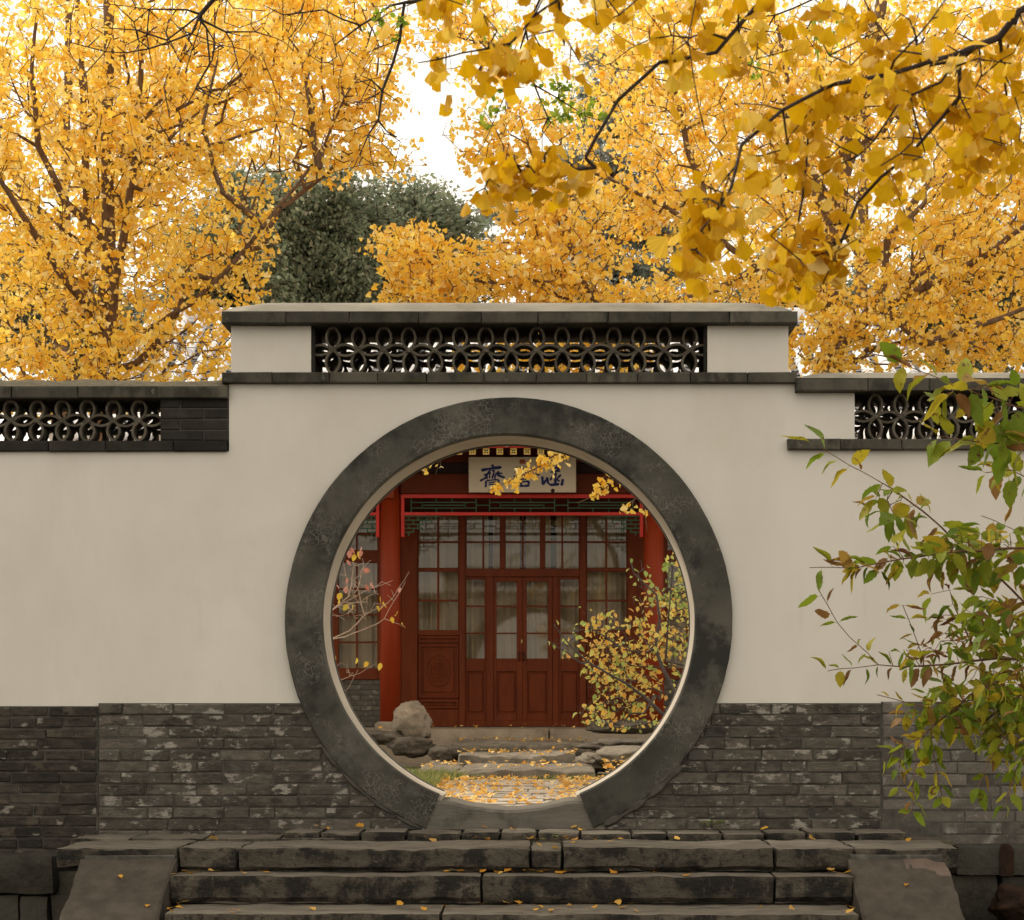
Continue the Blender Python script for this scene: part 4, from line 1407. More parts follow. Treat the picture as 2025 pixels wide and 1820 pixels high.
# templates lie in (s,d) plane: d runs from stalk to rim, n is the normal
def fan_t(fold=.12, curl=0.0):
    v = np.array([[0, -.1, 0], [-.50, .50, fold], [-.30, .74, .02], [0, .66, -fold * .6], [.30, .74, .03], [.50, .50, fold + curl]], float)
    f = np.array([[0, 1, 2], [0, 2, 3], [0, 3, 4], [0, 4, 5]])
    return v, f
def oval_t(w=.5, fold=.10, bend=.12):
    v = np.array([[0, 0, 0], [-.30 * w * 1.5, .25, fold], [-.5 * w, .52, fold * .8], [-.22 * w, .82, fold * .2 - bend * .5], [0, 1.0, -bend], [.22 * w, .82, fold * .2 - bend * .5], [.5 * w, .52, fold * .8], [.30 * w * 1.5, .25, fold], [0, .5, 0]], float)
    f = np.array([[0, 8, 1], [1, 8, 2], [2, 8, 3], [3, 8, 4], [4, 8, 5], [5, 8, 6], [6, 8, 7], [7, 8, 0]])
    return v, f
def needle_t(w=.16):
    v = np.array([[0, 0, 0], [-w, .45, .04], [0, 1, -.05], [w, .45, .04], [0, .4, .14], [-.03, .95, .2]], float)
    f = np.array([[0, 1, 2], [0, 2, 3], [0, 4, 5]])
    return v, f

def frames(n_, d0, spread, down=None):
    d = np.array(d0, float) + RNG.normal(0, spread, (n_, 3))
    d /= np.linalg.norm(d, axis=1, keepdims=True)
    r = RNG.normal(0, 1, (n_, 3))
    nrm = r - d * np.sum(r * d, axis=1, keepdims=True)
    nrm /= np.linalg.norm(nrm, axis=1, keepdims=True)
    s = np.cross(d, nrm)
    return s, d, nrm

def leaf_cloud(pts, size, tmpl, dirs, spread):
    n_ = len(pts)
    s, d, nr = frames(n_, dirs, spread)
    v, f = tmpl
    sz = size * RNG.uniform(.5, 1.3, n_)
    flat = RNG.uniform(.3, 2.0, n_)
    X = (s[:, None, :] * v[None, :, 0:1] + d[:, None, :] * v[None, :, 1:2] + nr[:, None, :] * (v[None, :, 2:3] * flat[:, None, None])) * sz[:, None, None] + pts[:, None, :]
    ff = (np.arange(n_) * len(v))[:, None, None] + f[None]
    return X.reshape(-1, 3), ff.reshape(-1, 3)

def blob_points(blobs, n_):
    """points inside ellipsoids (px centre x,y; depth Y; px radii rx,ry; depth radius m; weight)"""
    w = np.array([b[6] * b[3] * b[4] for b in blobs], float); w /= w.sum()
    cnt = RNG.multinomial(n_, w)
    out = []
    for b, c in zip(blobs, cnt):
        x, y, Y, rx, ry, ryd = b[:6]
        q = RNG.normal(0, 1, (c, 3)); q /= np.linalg.norm(q, axis=1, keepdims=True)
        q *= RNG.uniform(0, 1, (c, 1)) ** (1 / 2.4)
        ctr = np.array(P(x, y, Y))
        out.append(ctr + q * np.array([rx * Y / F, ryd, ry * Y / F]))
    return np.concatenate(out)

def tree_parts(root, pos, par, rad, bark, name='trunk'):
    """thick limbs as the part trunk, thin twigs as one stuff part"""
    O = np.array(root.location)
    V, Fq = branch_mesh(pos, par, rad)
    o = obj(name, fast_mesh(name, V - O, Fq, bark, True), None, root)
    return o

def px_poly(pts, Y):
    out = []
    for p in pts:
        yy = p[2] if len(p) > 2 else Y
        out.append(tuple(P(p[0], p[1], yy)))
    return out

def thick(rad, pos, par, isg, table):
    """raise the radii of guide nodes near given points: (x,y,Y,r)"""
    return rad

def leaf_nodes(pos, par, rad, isg, kids, rmax, per, jitter, alive=None, clump=1):
    sel = np.nonzero((rad < rmax) & (par >= 0))[0]
    if alive is not None:
        sel = sel[alive[sel]]
    a, b = pos[par[sel]], pos[sel]
    rep = RNG.poisson(per / clump, len(sel)) if clump > 1 else RNG.poisson(per, len(sel))
    ii = np.repeat(np.arange(len(sel)), rep)
    u = RNG.uniform(0, 1, (len(ii), 1))
    p = a[ii] + (b[ii] - a[ii]) * u
    if clump > 1:                                     # leaves sit in spurs of a few
        p = np.repeat(p, RNG.integers(1, 2 * clump, len(p)), axis=0)
    return p + RNG.normal(0, jitter, (len(p), 3))

LEAF = .060
def thin(p):
    """share of leaves missing where the crowns are loose: over the roof ends, the sky gap, the junipers"""
    x, y_ = HX + p[:, 0] * F / p[:, 1], HY - (p[:, 2] - CZ) * F / p[:, 1]
    t = np.zeros(len(p))
    for cx, cy, rx, ry, a in ((350, 690, 110, 60, .80), (1740, 670, 90, 60, .72), (1590, 700, 50, 60, .5), (650, 520, 90, 110, .75), (480, 420, 80, 60, .3), (835, 290, 75, 95, .9), (1150, 330, 60, 60, .35), (950, 620, 60, 60, .4), (1300, 480, 60, 70, .35)):
        t = np.maximum(t, a * np.exp(-(((x - cx) / rx) ** 2 + ((y_ - cy) / ry) ** 2)))
    return t

def limb_radii(pos, isg, rad, gr):
    for gi, (r0, r1) in enumerate(gr):
        k = np.nonzero(isg == gi + 1)[0]
        if len(k):
            rad[k] = np.maximum(rad[k], r0 + (r1 - r0) * np.linspace(0, 1, len(k)) ** .8)
    return rad

def ginkgo(label, base, guides, blobs, n_att, per, seg=.16, gr=None, loc=None, jitter=.038, rtip=.0021, pw=.50, extra_r=1.0, twigs_attr=None, size=LEAF):
    t = thing('ginkgo_tree', label, 'tree', base, 'golden ginkgo trees in the courtyard')
    att = blob_points(blobs, n_att)
    pos, par, isg, rad, kids = grow(guides, att, .22, seg, .14, rtip, pw)
    lr = limb_radii(pos, isg, rad * np.where(isg, extra_r, 1.0), gr or [])
    tree_parts(t, pos, par, lr, bark_m)
    pts = leaf_nodes(pos, par, rad, isg, kids, .012, per, jitter, None, 4)
    pts = np.concatenate([pts[RNG.uniform(0, 1, len(pts)) > thin(pts)]])
    V, Fc = leaf_cloud(pts, size, fan_t(), (0, 0, -.75), .62)
    obj('crown', fast_mesh('crown', V - np.array(t.location), Fc, ginkgo_far_m), None, t, kind='stuff')
    print('ginkgo leaves', len(pts), 'nodes', len(pos))
    return t

YG = 16.4
b0 = tuple(P(200, 1560, YG)); b0 = (b0[0], b0[1], ZP - .02)
G1 = [[b0, P(196, 745, YG), P(215, 500, YG), P(212, 250, YG), P(213, -30, YG), P(208, -330, YG + .2)],
      px_poly([(205, 690, 16.4), (170, 560, 16.7), (172, 420, 16.9), (165, 200, 17.1), (150, -40, 17.2)], 0),
      px_poly([(200, 740, 16.4), (235, 520, 16.2), (265, 330, 16.1), (278, 160, 16.1), (282, -60, 16.1)], 0),
      px_poly([(196, 720, 16.4), (275, 660, 16.1), (380, 600, 16.0), (455, 530, 15.9), (520, 450, 15.8), (585, 370, 15.9), (640, 290, 16), (700, 160, 16), (740, 40, 16)], 0),
      px_poly([(205, 640, 16.4), (120, 540, 15.9), (60, 450, 15.6), (10, 370, 15.4), (-60, 290, 15.3)], 0),
      px_poly([(212, 480, 16.4), (130, 400, 16.2), (75, 290, 16.1), (62, 150, 16.0), (75, 20, 16.0)], 0),
      px_poly([(215, 330, 16.4), (300, 285, 15.8), (400, 290, 15.6), (520, 255, 15.4)], 0),
      px_poly([(520, 450, 15.8), (440, 380, 15.4), (400, 250, 15.2), (430, 120, 15.1)], 0),
      px_poly([(640, 290, 16), (630, 330, 15.8), (610, 200, 15.6), (590, 100, 15.6)], 0),
      px_poly([(585, 370, 15.9), (660, 340, 15.9), (760, 320, 15.9), (840, 318, 15.9)], 0),
      px_poly([(172, 400, 16.9), (110, 180, 17.3), (100, 30, 17.5)], 0),
      px_poly([(196, 745, 16.4), (90, 700, 15.7), (92, 560, 15.5)], 0)]
B1 = [(150, 250, 16.2, 260, 330, 1.9, 1.15), (430, 90, 16.2, 330, 190, 1.9, 1.05), (660, 150, 16.2, 190, 210, 1.3, 1.05), (730, 230, 16.1, 70, 120, .8, 1.0), (130, 620, 15.9, 240, 170, 1.4, 1.2), (395, 590, 15.9, 130, 150, .9, .95),
      (370, 350, 16.0, 210, 200, 1.5, .9), (640, 300, 16.0, 150, 60, .9, .9), (790, 325, 15.9, 60, 28, .4, 1.0), (500, 500, 15.8, 70, 90, .6, .8), (300, 690, 15.8, 150, 60, 1.0, 1.0), (-120, 350, 16.2, 150, 400, 1.5, .8), (620, -40, 16.2, 300, 120, 1.5, .8),
      (330, 720, 15.8, 130, 70, 1.0, 1.0), (100, 750, 15.8, 240, 80, 1.2, 1.1)]
B1 = [(a, b, c + 0.25, d, e, f_, g) for a, b, c, d, e, f_, g in B1]
ginkgo('tall golden ginkgo with several upright trunks left of the gate', b0, G1, B1, 6500, 4.8, extra_r=.45, gr=[(.115, .03), (.06, .02), (.055, .015), (.030, .008), (.055, .016), (.045, .014), (.03, .01), (.03, .01), (.035, .01)])

b1 = tuple(P(1642, 1560, 17.2)); b1 = (b1[0], b1[1], ZP - .02)
G2 = [[b1, P(1645, 735, 17.2), P(1640, 560, 17.2), P(1660, 380, 17.2), P(1690, 260, 17.3), P(1720, 120, 17.4), P(1750, -40, 17.5), P(1770, -300, 17.5)],
      px_poly([(1640, 600, 17.2), (1500, 530, 16.8), (1420, 470, 16.5), (1350, 430, 16.3), (1280, 390, 16.2), (1200, 350, 16.1), (1120, 330, 16.0)], 0),
      px_poly([(1652, 480, 17.2), (1600, 330, 17.4), (1560, 180, 17.5), (1530, 20, 17.6)], 0),
      px_poly([(1642, 700, 17.2), (1745, 610, 16.8), (1860, 555, 16.5), (1960, 500, 16.3), (2060, 420, 16.2)], 0),
      px_poly([(1645, 720, 17.2), (1700, 640, 16.7), (1750, 570, 16.5), (1755, 470, 16.4), (1830, 400, 16.4)], 0),
      px_poly([(1420, 470, 16.5), (1360, 300, 16.6), (1330, 150, 16.7), (1290, 20, 16.8)], 0),
      px_poly([(1500, 530, 16.8), (1400, 580, 16.0), (1290, 600, 15.6)], 0),
      px_poly([(1745, 610, 16.8), (1830, 680, 16.2), (1950, 640, 16.0), (2080, 590, 15.8)], 0)]
B2 = [(1540, 290, 17.0, 190, 280, 1.6, .95), (1810, 580, 16.5, 230, 150, 1.4, 1.2), (1960, 420, 16.4, 150, 230, 1.4, 1.0), (1440, 570, 16.3, 210, 60, 1.0, 1.1), (1700, 670, 16.3, 170, 80, 1.0, 1.1),
      (1760, 150, 17.2, 230, 200, 1.6, .85), (1280, 260, 16.6, 170, 200, 1.2, .8), (1360, 80, 16.8, 220, 130, 1.4, .85), (1250, 430, 16.3, 140, 90, .9, .85), (1600, 690, 16.3, 60, 70, .8, 1.0),
      (2150, 500, 16.3, 130, 260, 1.3, .8), (1950, 690, 16.2, 150, 60, .9, 1.0), (1990, 120, 17, 150, 200, 1.3, .8)]
B2 = [(a, b, c + 0.25, d, e, f_, g) for a, b, c, d, e, f_, g in B2]
ginkgo('broad golden ginkgo with a thick dark trunk right of the gate', b1, G2, B2, 6300, 4.7, extra_r=.45, gr=[(.17, .04), (.045, .012), (.06, .015), (.06, .02), (.06, .02), (.04, .012), (.035, .01), (.05, .015)])

b2 = tuple(P(1120, 1520, 15.6)); b2 = (PX(1395, 14.9), 14.9, ZP - .02)
G3 = [[b2, P(1400, 1200, 15.0), P(1330, 850, 15.2), P(1190, 640, 15.4), P(1120, 560, 15.4), P(1060, 480, 15.5), P(1000, 430, 15.5)],
      px_poly([(1190, 640, 15.4), (1130, 500, 15.6), (1120, 430, 15.7), (1090, 330, 15.8)], 0),
      px_poly([(1120, 560, 15.4), (980, 560, 15.3), (880, 540, 15.3), (800, 480, 15.3), (735, 475, 15.3)], 0),
      px_poly([(1190, 640, 15.4), (1000, 610, 15.2), (860, 600, 15.1), (770, 580, 15.1)], 0),
      px_poly([(1060, 480, 15.5), (930, 480, 15.6), (860, 450, 15.7)], 0),
      px_poly([(1330, 850, 15.2), (1180, 830, 14.9), (1110, 890, 14.7), (1065, 925, 14.6), (1010, 950, 14.55), (965, 972, 14.5)], 0),
      px_poly([(1330, 850, 15.2), (1270, 860, 14.6), (1220, 940, 14.4), (1190, 975, 14.4), (1140, 995, 14.4)], 0),
      px_poly([(1330, 850, 15.2), (1300, 900, 14.4), (1270, 990, 14.3), (1280, 1050, 14.3)], 0),
      px_poly([(1180, 830, 14.9), (980, 800, 14.6), (880, 860, 14.5), (870, 925, 14.5)], 0)]
B3 = [(800, 520, 15.3, 85, 90, .7, 1.1), (960, 545, 15.4, 200, 70, .9, 1.2), (1120, 480, 15.6, 150, 110, 1.0, 1.0), (1000, 270, 15.9, 130, 75, .8, .9), (930, 60, 16.5, 130, 90, 1.0, .7), (1080, 400, 15.7, 120, 80, .9, .9), (870, 590, 15.2, 110, 40, .6, 1.1), (1200, 590, 15.4, 180, 40, .8, 1.0),
      (1100, 690, 15.3, 250, 60, .8, .8)]
ginkgo('low spreading golden ginkgo whose twigs hang in front of the name board', b2, G3, B3, 2700, 4.0, extra_r=.7)
for lab, x, Y, bl in (('more distant golden ginkgo filling the sky behind the left trunks', 120, 29.5, [(120, 200, 29.5, 260, 240, 2.5, 1), (430, 150, 29.5, 230, 220, 2.2, 1), (600, 60, 29.5, 200, 140, 2, 1), (60, 480, 29.5, 200, 150, 2, .9), (330, 420, 29.5, 160, 150, 2, .7)]),
                      ('more distant golden ginkgo filling the sky behind the right trunk', 1700, 30.5, [(1500, 160, 30.5, 260, 220, 2.5, 1), (1820, 200, 30.5, 260, 260, 2.5, 1), (1330, 120, 30.5, 170, 180, 2, 1), (1120, 120, 30.5, 170, 150, 2, .9), (1700, 450, 30.5, 260, 150, 2.2, .9), (1950, 460, 30.5, 160, 160, 2, .9), (1430, 400, 30.5, 160, 110, 2, .8)])):
    bb = (PX(x, Y), Y, ZP - .02)
    ginkgo(lab, bb, [[bb, P(x, 700, Y), P(x + 10, 350, Y), P(x + 20, -60, Y)], px_poly([(x, 560, Y), (x + 160, 330, Y), (x + 280, 80, Y)], 0), px_poly([(x, 500, Y), (x - 120, 300, Y), (x - 190, 60, Y)], 0)],
           bl, 2200, 5.5, seg=.3, gr=[(.2, .05), (.1, .02), (.1, .02)], jitter=.09, size=.088)
# its hanging twigs seen through the gate
def hang(blobs, n_, per, guides, t, size=.052):
    att = blob_points(blobs, n_)
    pos, par, isg, rad, kids = grow(guides, att, .2, .06, .1, .0018, .45)
    tree_parts(t, pos, par, rad, bark_m, 'hanging_twig')
    pts = leaf_nodes(pos, par, rad, isg, kids, .02, per, .02)
    V, Fc = leaf_cloud(pts, size, fan_t(), (0, -.1, -.75), .55)
    obj('twig_foliage', fast_mesh('twig_foliage', V - np.array(t.location), Fc, ginkgo_far_m), None, t, kind='stuff')
gt = [o for o in bpy.data.objects if o.get('label', '').startswith('low spreading golden')][0]
hang([(1085, 908, 14.6, 36, 20, .12, 1), (1045, 935, 14.6, 34, 16, .12, 1), (1000, 958, 14.55, 34, 11, .1, 1), (1110, 895, 14.7, 26, 10, .1, .8)], 80, 1.7,
     [px_poly([(1180, 830, 14.9), (1110, 890, 14.7), (1065, 925, 14.6), (1010, 950, 14.55), (965, 970, 14.5)], 0)], gt)
hang([(1205, 950, 14.4, 22, 18, .1, 1), (1190, 975, 14.4, 14, 18, .1, .8), (1243, 1000, 14.3, 20, 10, .1, 1), (1275, 1020, 14.3, 10, 22, .1, 1)], 46, 1.0,
     [px_poly([(1270, 860, 14.6), (1220, 940, 14.4), (1190, 975, 14.4), (1140, 995, 14.4)], 0), px_poly([(1270, 860, 14.6), (1290, 960, 14.3), (1275, 1010, 14.3), (1280, 1052, 14.3)], 0), px_poly([(1290, 960, 14.3), (1240, 1000, 14.3)], 0)], gt)
hang([(845, 920, 14.5, 16, 16, .1, 1), (870, 905, 14.5, 18, 10, .1, 1)], 8, .6, [px_poly([(900, 850, 14.5), (870, 905, 14.5), (835, 935, 14.5)], 0), px_poly([(870, 905, 14.5), (862, 938, 14.5)], 0)], gt)

# ------------------------------------------------------------------ conifers far behind
def conifer(label, x, Y, lumps, mat, tmpl_w, size, n_att, per, ytop, layered=False, ybot=760):
    """an old conifer: trunk, boughs grown into irregular lumps, needle sprays pointing out and up"""
    base = (PX(x, Y), Y, ZP - .1)
    t = thing('conifer_tree', label, 'tree', base, 'dark conifers behind the hall')
    att = blob_points([(lx, ly, Y + random.uniform(-.6, .6), rx * 1.06, ry * 1.08, min(rx * Y / F, 2.2), 1.0) for lx, ly, rx, ry in lumps], n_att)
    att += RNG.normal(0, .22, att.shape)
    if layered:
        st = .75
        att[:, 2] = np.round(att[:, 2] / st) * st + RNG.normal(0, .05, len(att)) - .10 * np.hypot(att[:, 0] - base[0], att[:, 1] - base[1])
    pos, par, isg, rad, kids = grow([[base, (base[0] + .1, Y, PZ(ybot, Y)), (base[0] - .05, Y, PZ((ybot + ytop) / 2, Y)), (base[0], Y, PZ(ytop, Y))]], att, .12, .35, .06, .006, .5)
    tree_parts(t, pos, par, rad, bark_dark_m)
    pts = leaf_nodes(pos, par, rad, isg, kids, .03, per * .62, .09, None, 3)
    out = pts - np.array([base[0], base[1], 0]); out[:, 2] = (.25 if not layered else -.15) * np.linalg.norm(out[:, :2], axis=1)
    out /= np.linalg.norm(out, axis=1, keepdims=True) + 1e-6
    V, Fc = leaf_cloud(pts, size * 1.15, needle_t(tmpl_w), out * .8, .5)
    obj('crown', fast_mesh('crown', V - np.array(base), Fc, mat), None, t, kind='stuff')
    print('conifer', len(pts))
conifer('tall dark juniper behind the left ginkgo, seen above the gate coping', 640, 33, [(640, 470, 70, 110), (600, 560, 80, 80), (690, 540, 70, 90), (660, 400, 40, 70), (580, 480, 50, 70), (735, 470, 50, 80), (560, 430, 60, 70), (640, 640, 130, 80)], conifer_m, .26, .105, 2989, 16, 350)
conifer('dark juniper rising beside the open patch of sky', 820, 34, [(770, 470, 60, 90), (815, 480, 60, 90), (830, 410, 45, 50), (900, 470, 50, 60), (870, 500, 50, 80), (780, 540, 60, 80), (900, 560, 50, 60), (840, 620, 110, 70)], conifer_m, .26, .105, 2530, 16, 360)
conifer('dark juniper showing between the trunks of the left ginkgo', 440, 34, [(450, 520, 90, 120), (490, 440, 60, 90), (400, 560, 80, 100), (520, 560, 60, 90), (430, 660, 140, 80), (470, 370, 40, 50)], conifer_m, .26, .105, 2760, 13, 370)
conifer('dark juniper low behind the leftmost roof corner', 120, 35, [(80, 620, 120, 110), (180, 650, 110, 90), (40, 540, 70, 80), (250, 690, 80, 60), (-60, 640, 100, 110)], conifer_m, .26, .105, 2300, 13, 500)
conifer('blue-green layered cedar with flat boughs behind the right ginkgo', 1215, 38, [(1215, 180, 60, 70), (1215, 290, 95, 60), (1215, 390, 130, 60), (1220, 490, 150, 60), (1220, 580, 170, 60), (1130, 330, 60, 50), (1310, 440, 80, 60), (990, 390, 60, 14), (960, 420, 40, 10), (1215, 110, 30, 50)], cedar_m, .15, .14, 2800, 15, 80, True)
conifer('dark juniper behind the right end of the hall roof', 1900, 33, [(1900, 560, 90, 90), (1960, 620, 90, 90), (1840, 630, 80, 80), (1990, 520, 60, 70), (1920, 480, 50, 60), (2060, 600, 80, 110), (1900, 700, 150, 60)], conifer_m, .26, .105, 2760, 15, 440)
conifer('dark juniper showing under the right ginkgo boughs', 1560, 35, [(1560, 600, 80, 80), (1500, 640, 70, 70), (1620, 640, 70, 70), (1560, 520, 50, 60), (1700, 620, 60, 60)], conifer_m, .26, .105, 1724, 15, 480)

# ------------------------------------------------------------------ near ginkgo boughs, leaf by leaf
def fine_fan(seed):
    rg = random.Random(seed)
    nr_ = 17
    half = math.radians(rg.uniform(36, 56))
    v = [(0, 0, 0)]
    ph, cup = rg.uniform(0, 6), rg.uniform(-.25, .55)
    roll = rg.uniform(-.25, .35)
    notch = rg.uniform(.0, .22)
    asym = rg.uniform(-.15, .15)
    for ring_ in (.36, .72, 1.0):
        for i in range(nr_):
            t = 2 * i / (nr_ - 1) - 1
            a = half * t + asym * ring_
            rr = ring_ * (.80 + .07 * math.cos(a * 2))
            if ring_ == 1:
                rr += .022 * math.sin(i * 1.7 + ph) + .014 * math.sin(i * 3.1 + ph * 2) - .05 * t * t
                rr -= notch * math.exp(-((i - nr_ // 2 + asym * 8) / .9) ** 2)
            x, y_ = rr * math.sin(a), rr * math.cos(a)
            z = cup * x * x * 1.5 - roll * y_ * y_ + ring_ * .022 * math.sin(i * .8 + ph)
            v.append((x, z, -y_))
    f = [(0, 1 + i, 2 + i) for i in range(nr_ - 1)]
    for q in range(2):
        for i in range(nr_ - 1):
            b = 1 + q * nr_ + i
            f.append((b, b + nr_, b + nr_ + 1, b + 1))
    b = len(v)                                        # stalk
    v += [(.014, 0, 0), (-.014, .0, 0), (.0, .014, .0), (.05, .0, .35), (.03, .0, .35), (.04, .014, .35), (.12, .0, .75), (.10, .0, .75), (.11, .012, .75)]
    for c in (0, 3):
        f += [(b + c, b + c + 1, b + c + 4, b + c + 3), (b + c + 1, b + c + 2, b + c + 5, b + c + 4), (b + c + 2, b + c, b + c + 3, b + c + 5)]
    return mesh_of('leaf', v, f, True)
nt = ginkgo_near_m.node_tree                           # radial veining: streaks that fan out from the stalk
tcx = N(nt, 'ShaderNodeTexCoord'); sxz = N(nt, 'ShaderNodeSeparateXYZ')
nt.links.new(tcx.outputs['Object'], sxz.inputs[0])
an = math_(nt, 'ARCTAN2', sxz.outputs[0], sxz.outputs[2])
cmb = N(nt, 'ShaderNodeCombineXYZ'); nt.links.new(math_(nt, 'MULTIPLY', an, 9.0), cmb.inputs[0])
nt.links.new(N(nt, 'ShaderNodeObjectInfo').outputs['Random'], cmb.inputs[1])
vn = ramp(nt, nz(nt, cmb.outputs[0], 1.6, (1, 9, 1), 3), [(.36, (.72, .66, .5)), (.62, (1.12, 1.1, 1.0))])
for nd in list(nt.nodes):
    if nd.type in ('BSDF_PRINCIPLED', 'BSDF_TRANSLUCENT'):
        src = nd.inputs[0].links[0].from_socket
        mu = N(nt, 'ShaderNodeMix', data_type='RGBA', blend_type='MULTIPLY'); mu.inputs[0].default_value = 1
        nt.links.new(src, mu.inputs[6]); nt.links.new(vn, mu.inputs[7]); nt.links.new(mu.outputs[2], nd.inputs[0])
fans = [fine_fan(i) for i in range(14)]
for me in fans: me.materials.append(ginkgo_near_m)

YF = 4.0
near = thing('ginkgo_tree', 'near ginkgo reaching over the top right with large mustard-yellow leaves', 'tree', (3.6, 3.4, 0))
G4 = [[(3.6, 3.4, 0), (3.5, 3.4, 2.2), (3.3, 3.5, 3.6), P(2500, -200, 4.0), P(2180, -80, 4.0), P(2015, 23, 4.0), P(1976, 74, 4.0), P(1898, 105, 3.95), P(1859, 164, 3.9), P(1800, 190, 3.9)],
      px_poly([(2180, -80, 4), (1900, -120, 4.1), (1620, -110, 4.15), (1505, 0, 4.15), (1415, 105, 4.1), (1303, 125, 4.1), (1221, 199, 4.05), (1182, 266, 4.0), (1158, 312, 4.0), (1178, 332, 4.0), (1139, 336, 4.0), (1022, 328, 4.0), (967, 351, 4.0)], 0),
      px_poly([(1620, -110, 4.15), (1300, -80, 4.2), (1150, -30, 4.1), (1104, 0, 4.05), (1057, 31, 4), (1033, 62, 4), (1010, 86, 4), (916, 105, 3.95), (826, 125, 3.95)], 0),
      px_poly([(1300, -80, 4.2), (1000, -60, 4.2), (860, -10, 3.9), (770, 25, 3.8), (740, 45, 3.8)], 0),
      px_poly([(1400, -90, 4.2), (1376, 0, 3.8), (1361, 78, 3.8), (1372, 156, 3.8), (1396, 269, 3.8)], 0),
      px_poly([(1898, 105, 3.95), (1758, 148, 3.8), (1645, 168, 3.75), (1548, 218, 3.7), (1466, 288, 3.7), (1446, 370, 3.65), (1400, 440, 3.6), (1353, 495, 3.6)], 0),
      px_poly([(1898, 120, 4), (1898, 191, 4), (1855, 242, 4), (1797, 308, 4), (1742, 351, 4), (1696, 401, 4), (1649, 514, 4), (1629, 557, 4)], 0),
      px_poly([(1800, 180, 3.9), (1774, 210, 3.9), (1727, 280, 3.9)], 0),
      px_poly([(1645, 168, 3.75), (1626, 195, 3.9), (1598, 273, 4), (1594, 331, 4), (1587, 390, 4), (1559, 538, 4.1)], 0),
      px_poly([(1742, 351, 4), (1762, 343, 4.1), (1789, 421, 4.1)], 0),
      px_poly([(1976, 74, 4), (2000, 273, 4.2), (2000, 362, 4.2), (1960, 400, 4.3)], 0),
      px_poly([(2015, 23, 4), (1968, 168, 4.2), (1968, 222, 4.2)], 0),
      px_poly([(1620, -110, 4.15), (1700, -20, 4.2), (1740, 60, 4.2), (1640, 110, 4.2)], 0)]
B4 = [(1800, 130, 4.0, 230, 120, .35, 1), (1560, 280, 3.9, 180, 110, .3, 1.1), (1400, 420, 3.7, 70, 110, .2, 1.2), (1600, 480, 4.0, 90, 90, .25, 1), (1740, 330, 4.0, 90, 110, .25, 1), (1950, 200, 4.1, 110, 160, .3, 1), (1060, 340, 4.0, 130, 40, .15, 1.2), (1250, 50, 4.1, 230, 70, .3, 1), (930, 90, 4.0, 130, 55, .2, 1), (1480, 60, 4.1, 180, 70, .3, .6), (1420, 400, 3.65, 60, 90, .15, 2.2), (1380, 490, 3.6, 45, 40, .12, 2.5), (1580, 520, 4.05, 70, 60, .18, 1.8), (1650, 500, 4.0, 60, 60, .18, 1.5), (1060, 340, 4.0, 110, 45, .12, 1.8), (960, 370, 4.0, 45, 40, .1, 1.8)]
att = blob_points(B4, 300)
pos, par, isg, rad, kids = grow(G4, att, .12, .045, .05, .0016, .36)
dead = rad < .0001
tree_parts(near, pos, par, rad, bark_dark_m, 'bough')
allow = np.array([(p[1] > 3.4 and PZ(640, p[1]) < p[2]) for p in pos])
c_ = leaf_nodes(pos, par, rad, isg, kids, .0062, 3.4, .024, allow, 3)
# bare stretches of twig, as in the picture
def bare(p):
    x, y_ = HX + p[0] * F / p[1], HY - (p[2] - CZ) * F / p[1]
    if 1150 < x < 1330 and 120 < y_ < 305 and abs((x - 1158) - (312 - y_) * .78) < 60: return True
    if 1355 < x < 1410 and 60 < y_ < 270 and random.random() < .8: return True
    if y_ > 600: return True
    return False
c_ = [p for p in c_ if not bare(p)]
random.shuffle(c_)
print('near ginkgo leaves', len(c_))
def vis_px(p):
    x, y_ = HX + p[0] * F / p[1], HY - (p[2] - CZ) * F / p[1]
    return -40 < x < 2065 and -40 < y_ < 640
inview = [p for p in c_ if vis_px(p)]
rest = [p for p in c_ if not vis_px(p)]
single, rest = inview[:300], inview[300:1000] + rest[:250]
def leaf_rot(down=.85, spread=.55):
    d = Vector((random.gauss(0, spread), random.gauss(0, spread), -down)).normalized()
    q = d.to_track_quat('-Z', 'Y')
    return (q.to_matrix() @ Matrix.Rotation(random.uniform(0, 6.283), 3, 'Z')).to_euler()
NO = Vector(near.location)
for p in single:
    q = Vector(p)
    o = obj('leaf', random.choice(fans), None, near)
    s_ = random.uniform(.032, .053)
    o.rotation_euler = leaf_rot()
    o.scale = (s_, s_, s_)
    R_ = o.rotation_euler.to_matrix()
    o.location = q + R_ @ Vector((0, 0, -.4 * s_)) - NO
mb = MB()
for p in rest:
    me = random.choice(fans)
    s_ = random.uniform(.032, .053)
    R_ = leaf_rot().to_matrix()
    q = Vector(p)
    mb.add([R_ @ (vv.co * s_) + q + R_ @ Vector((0, 0, -.4 * s_)) - NO for vv in me.vertices], [tuple(pp.vertices) for pp in me.polygons])
mb.build('foliage', ginkgo_near_i, near, True, kind='stuff')

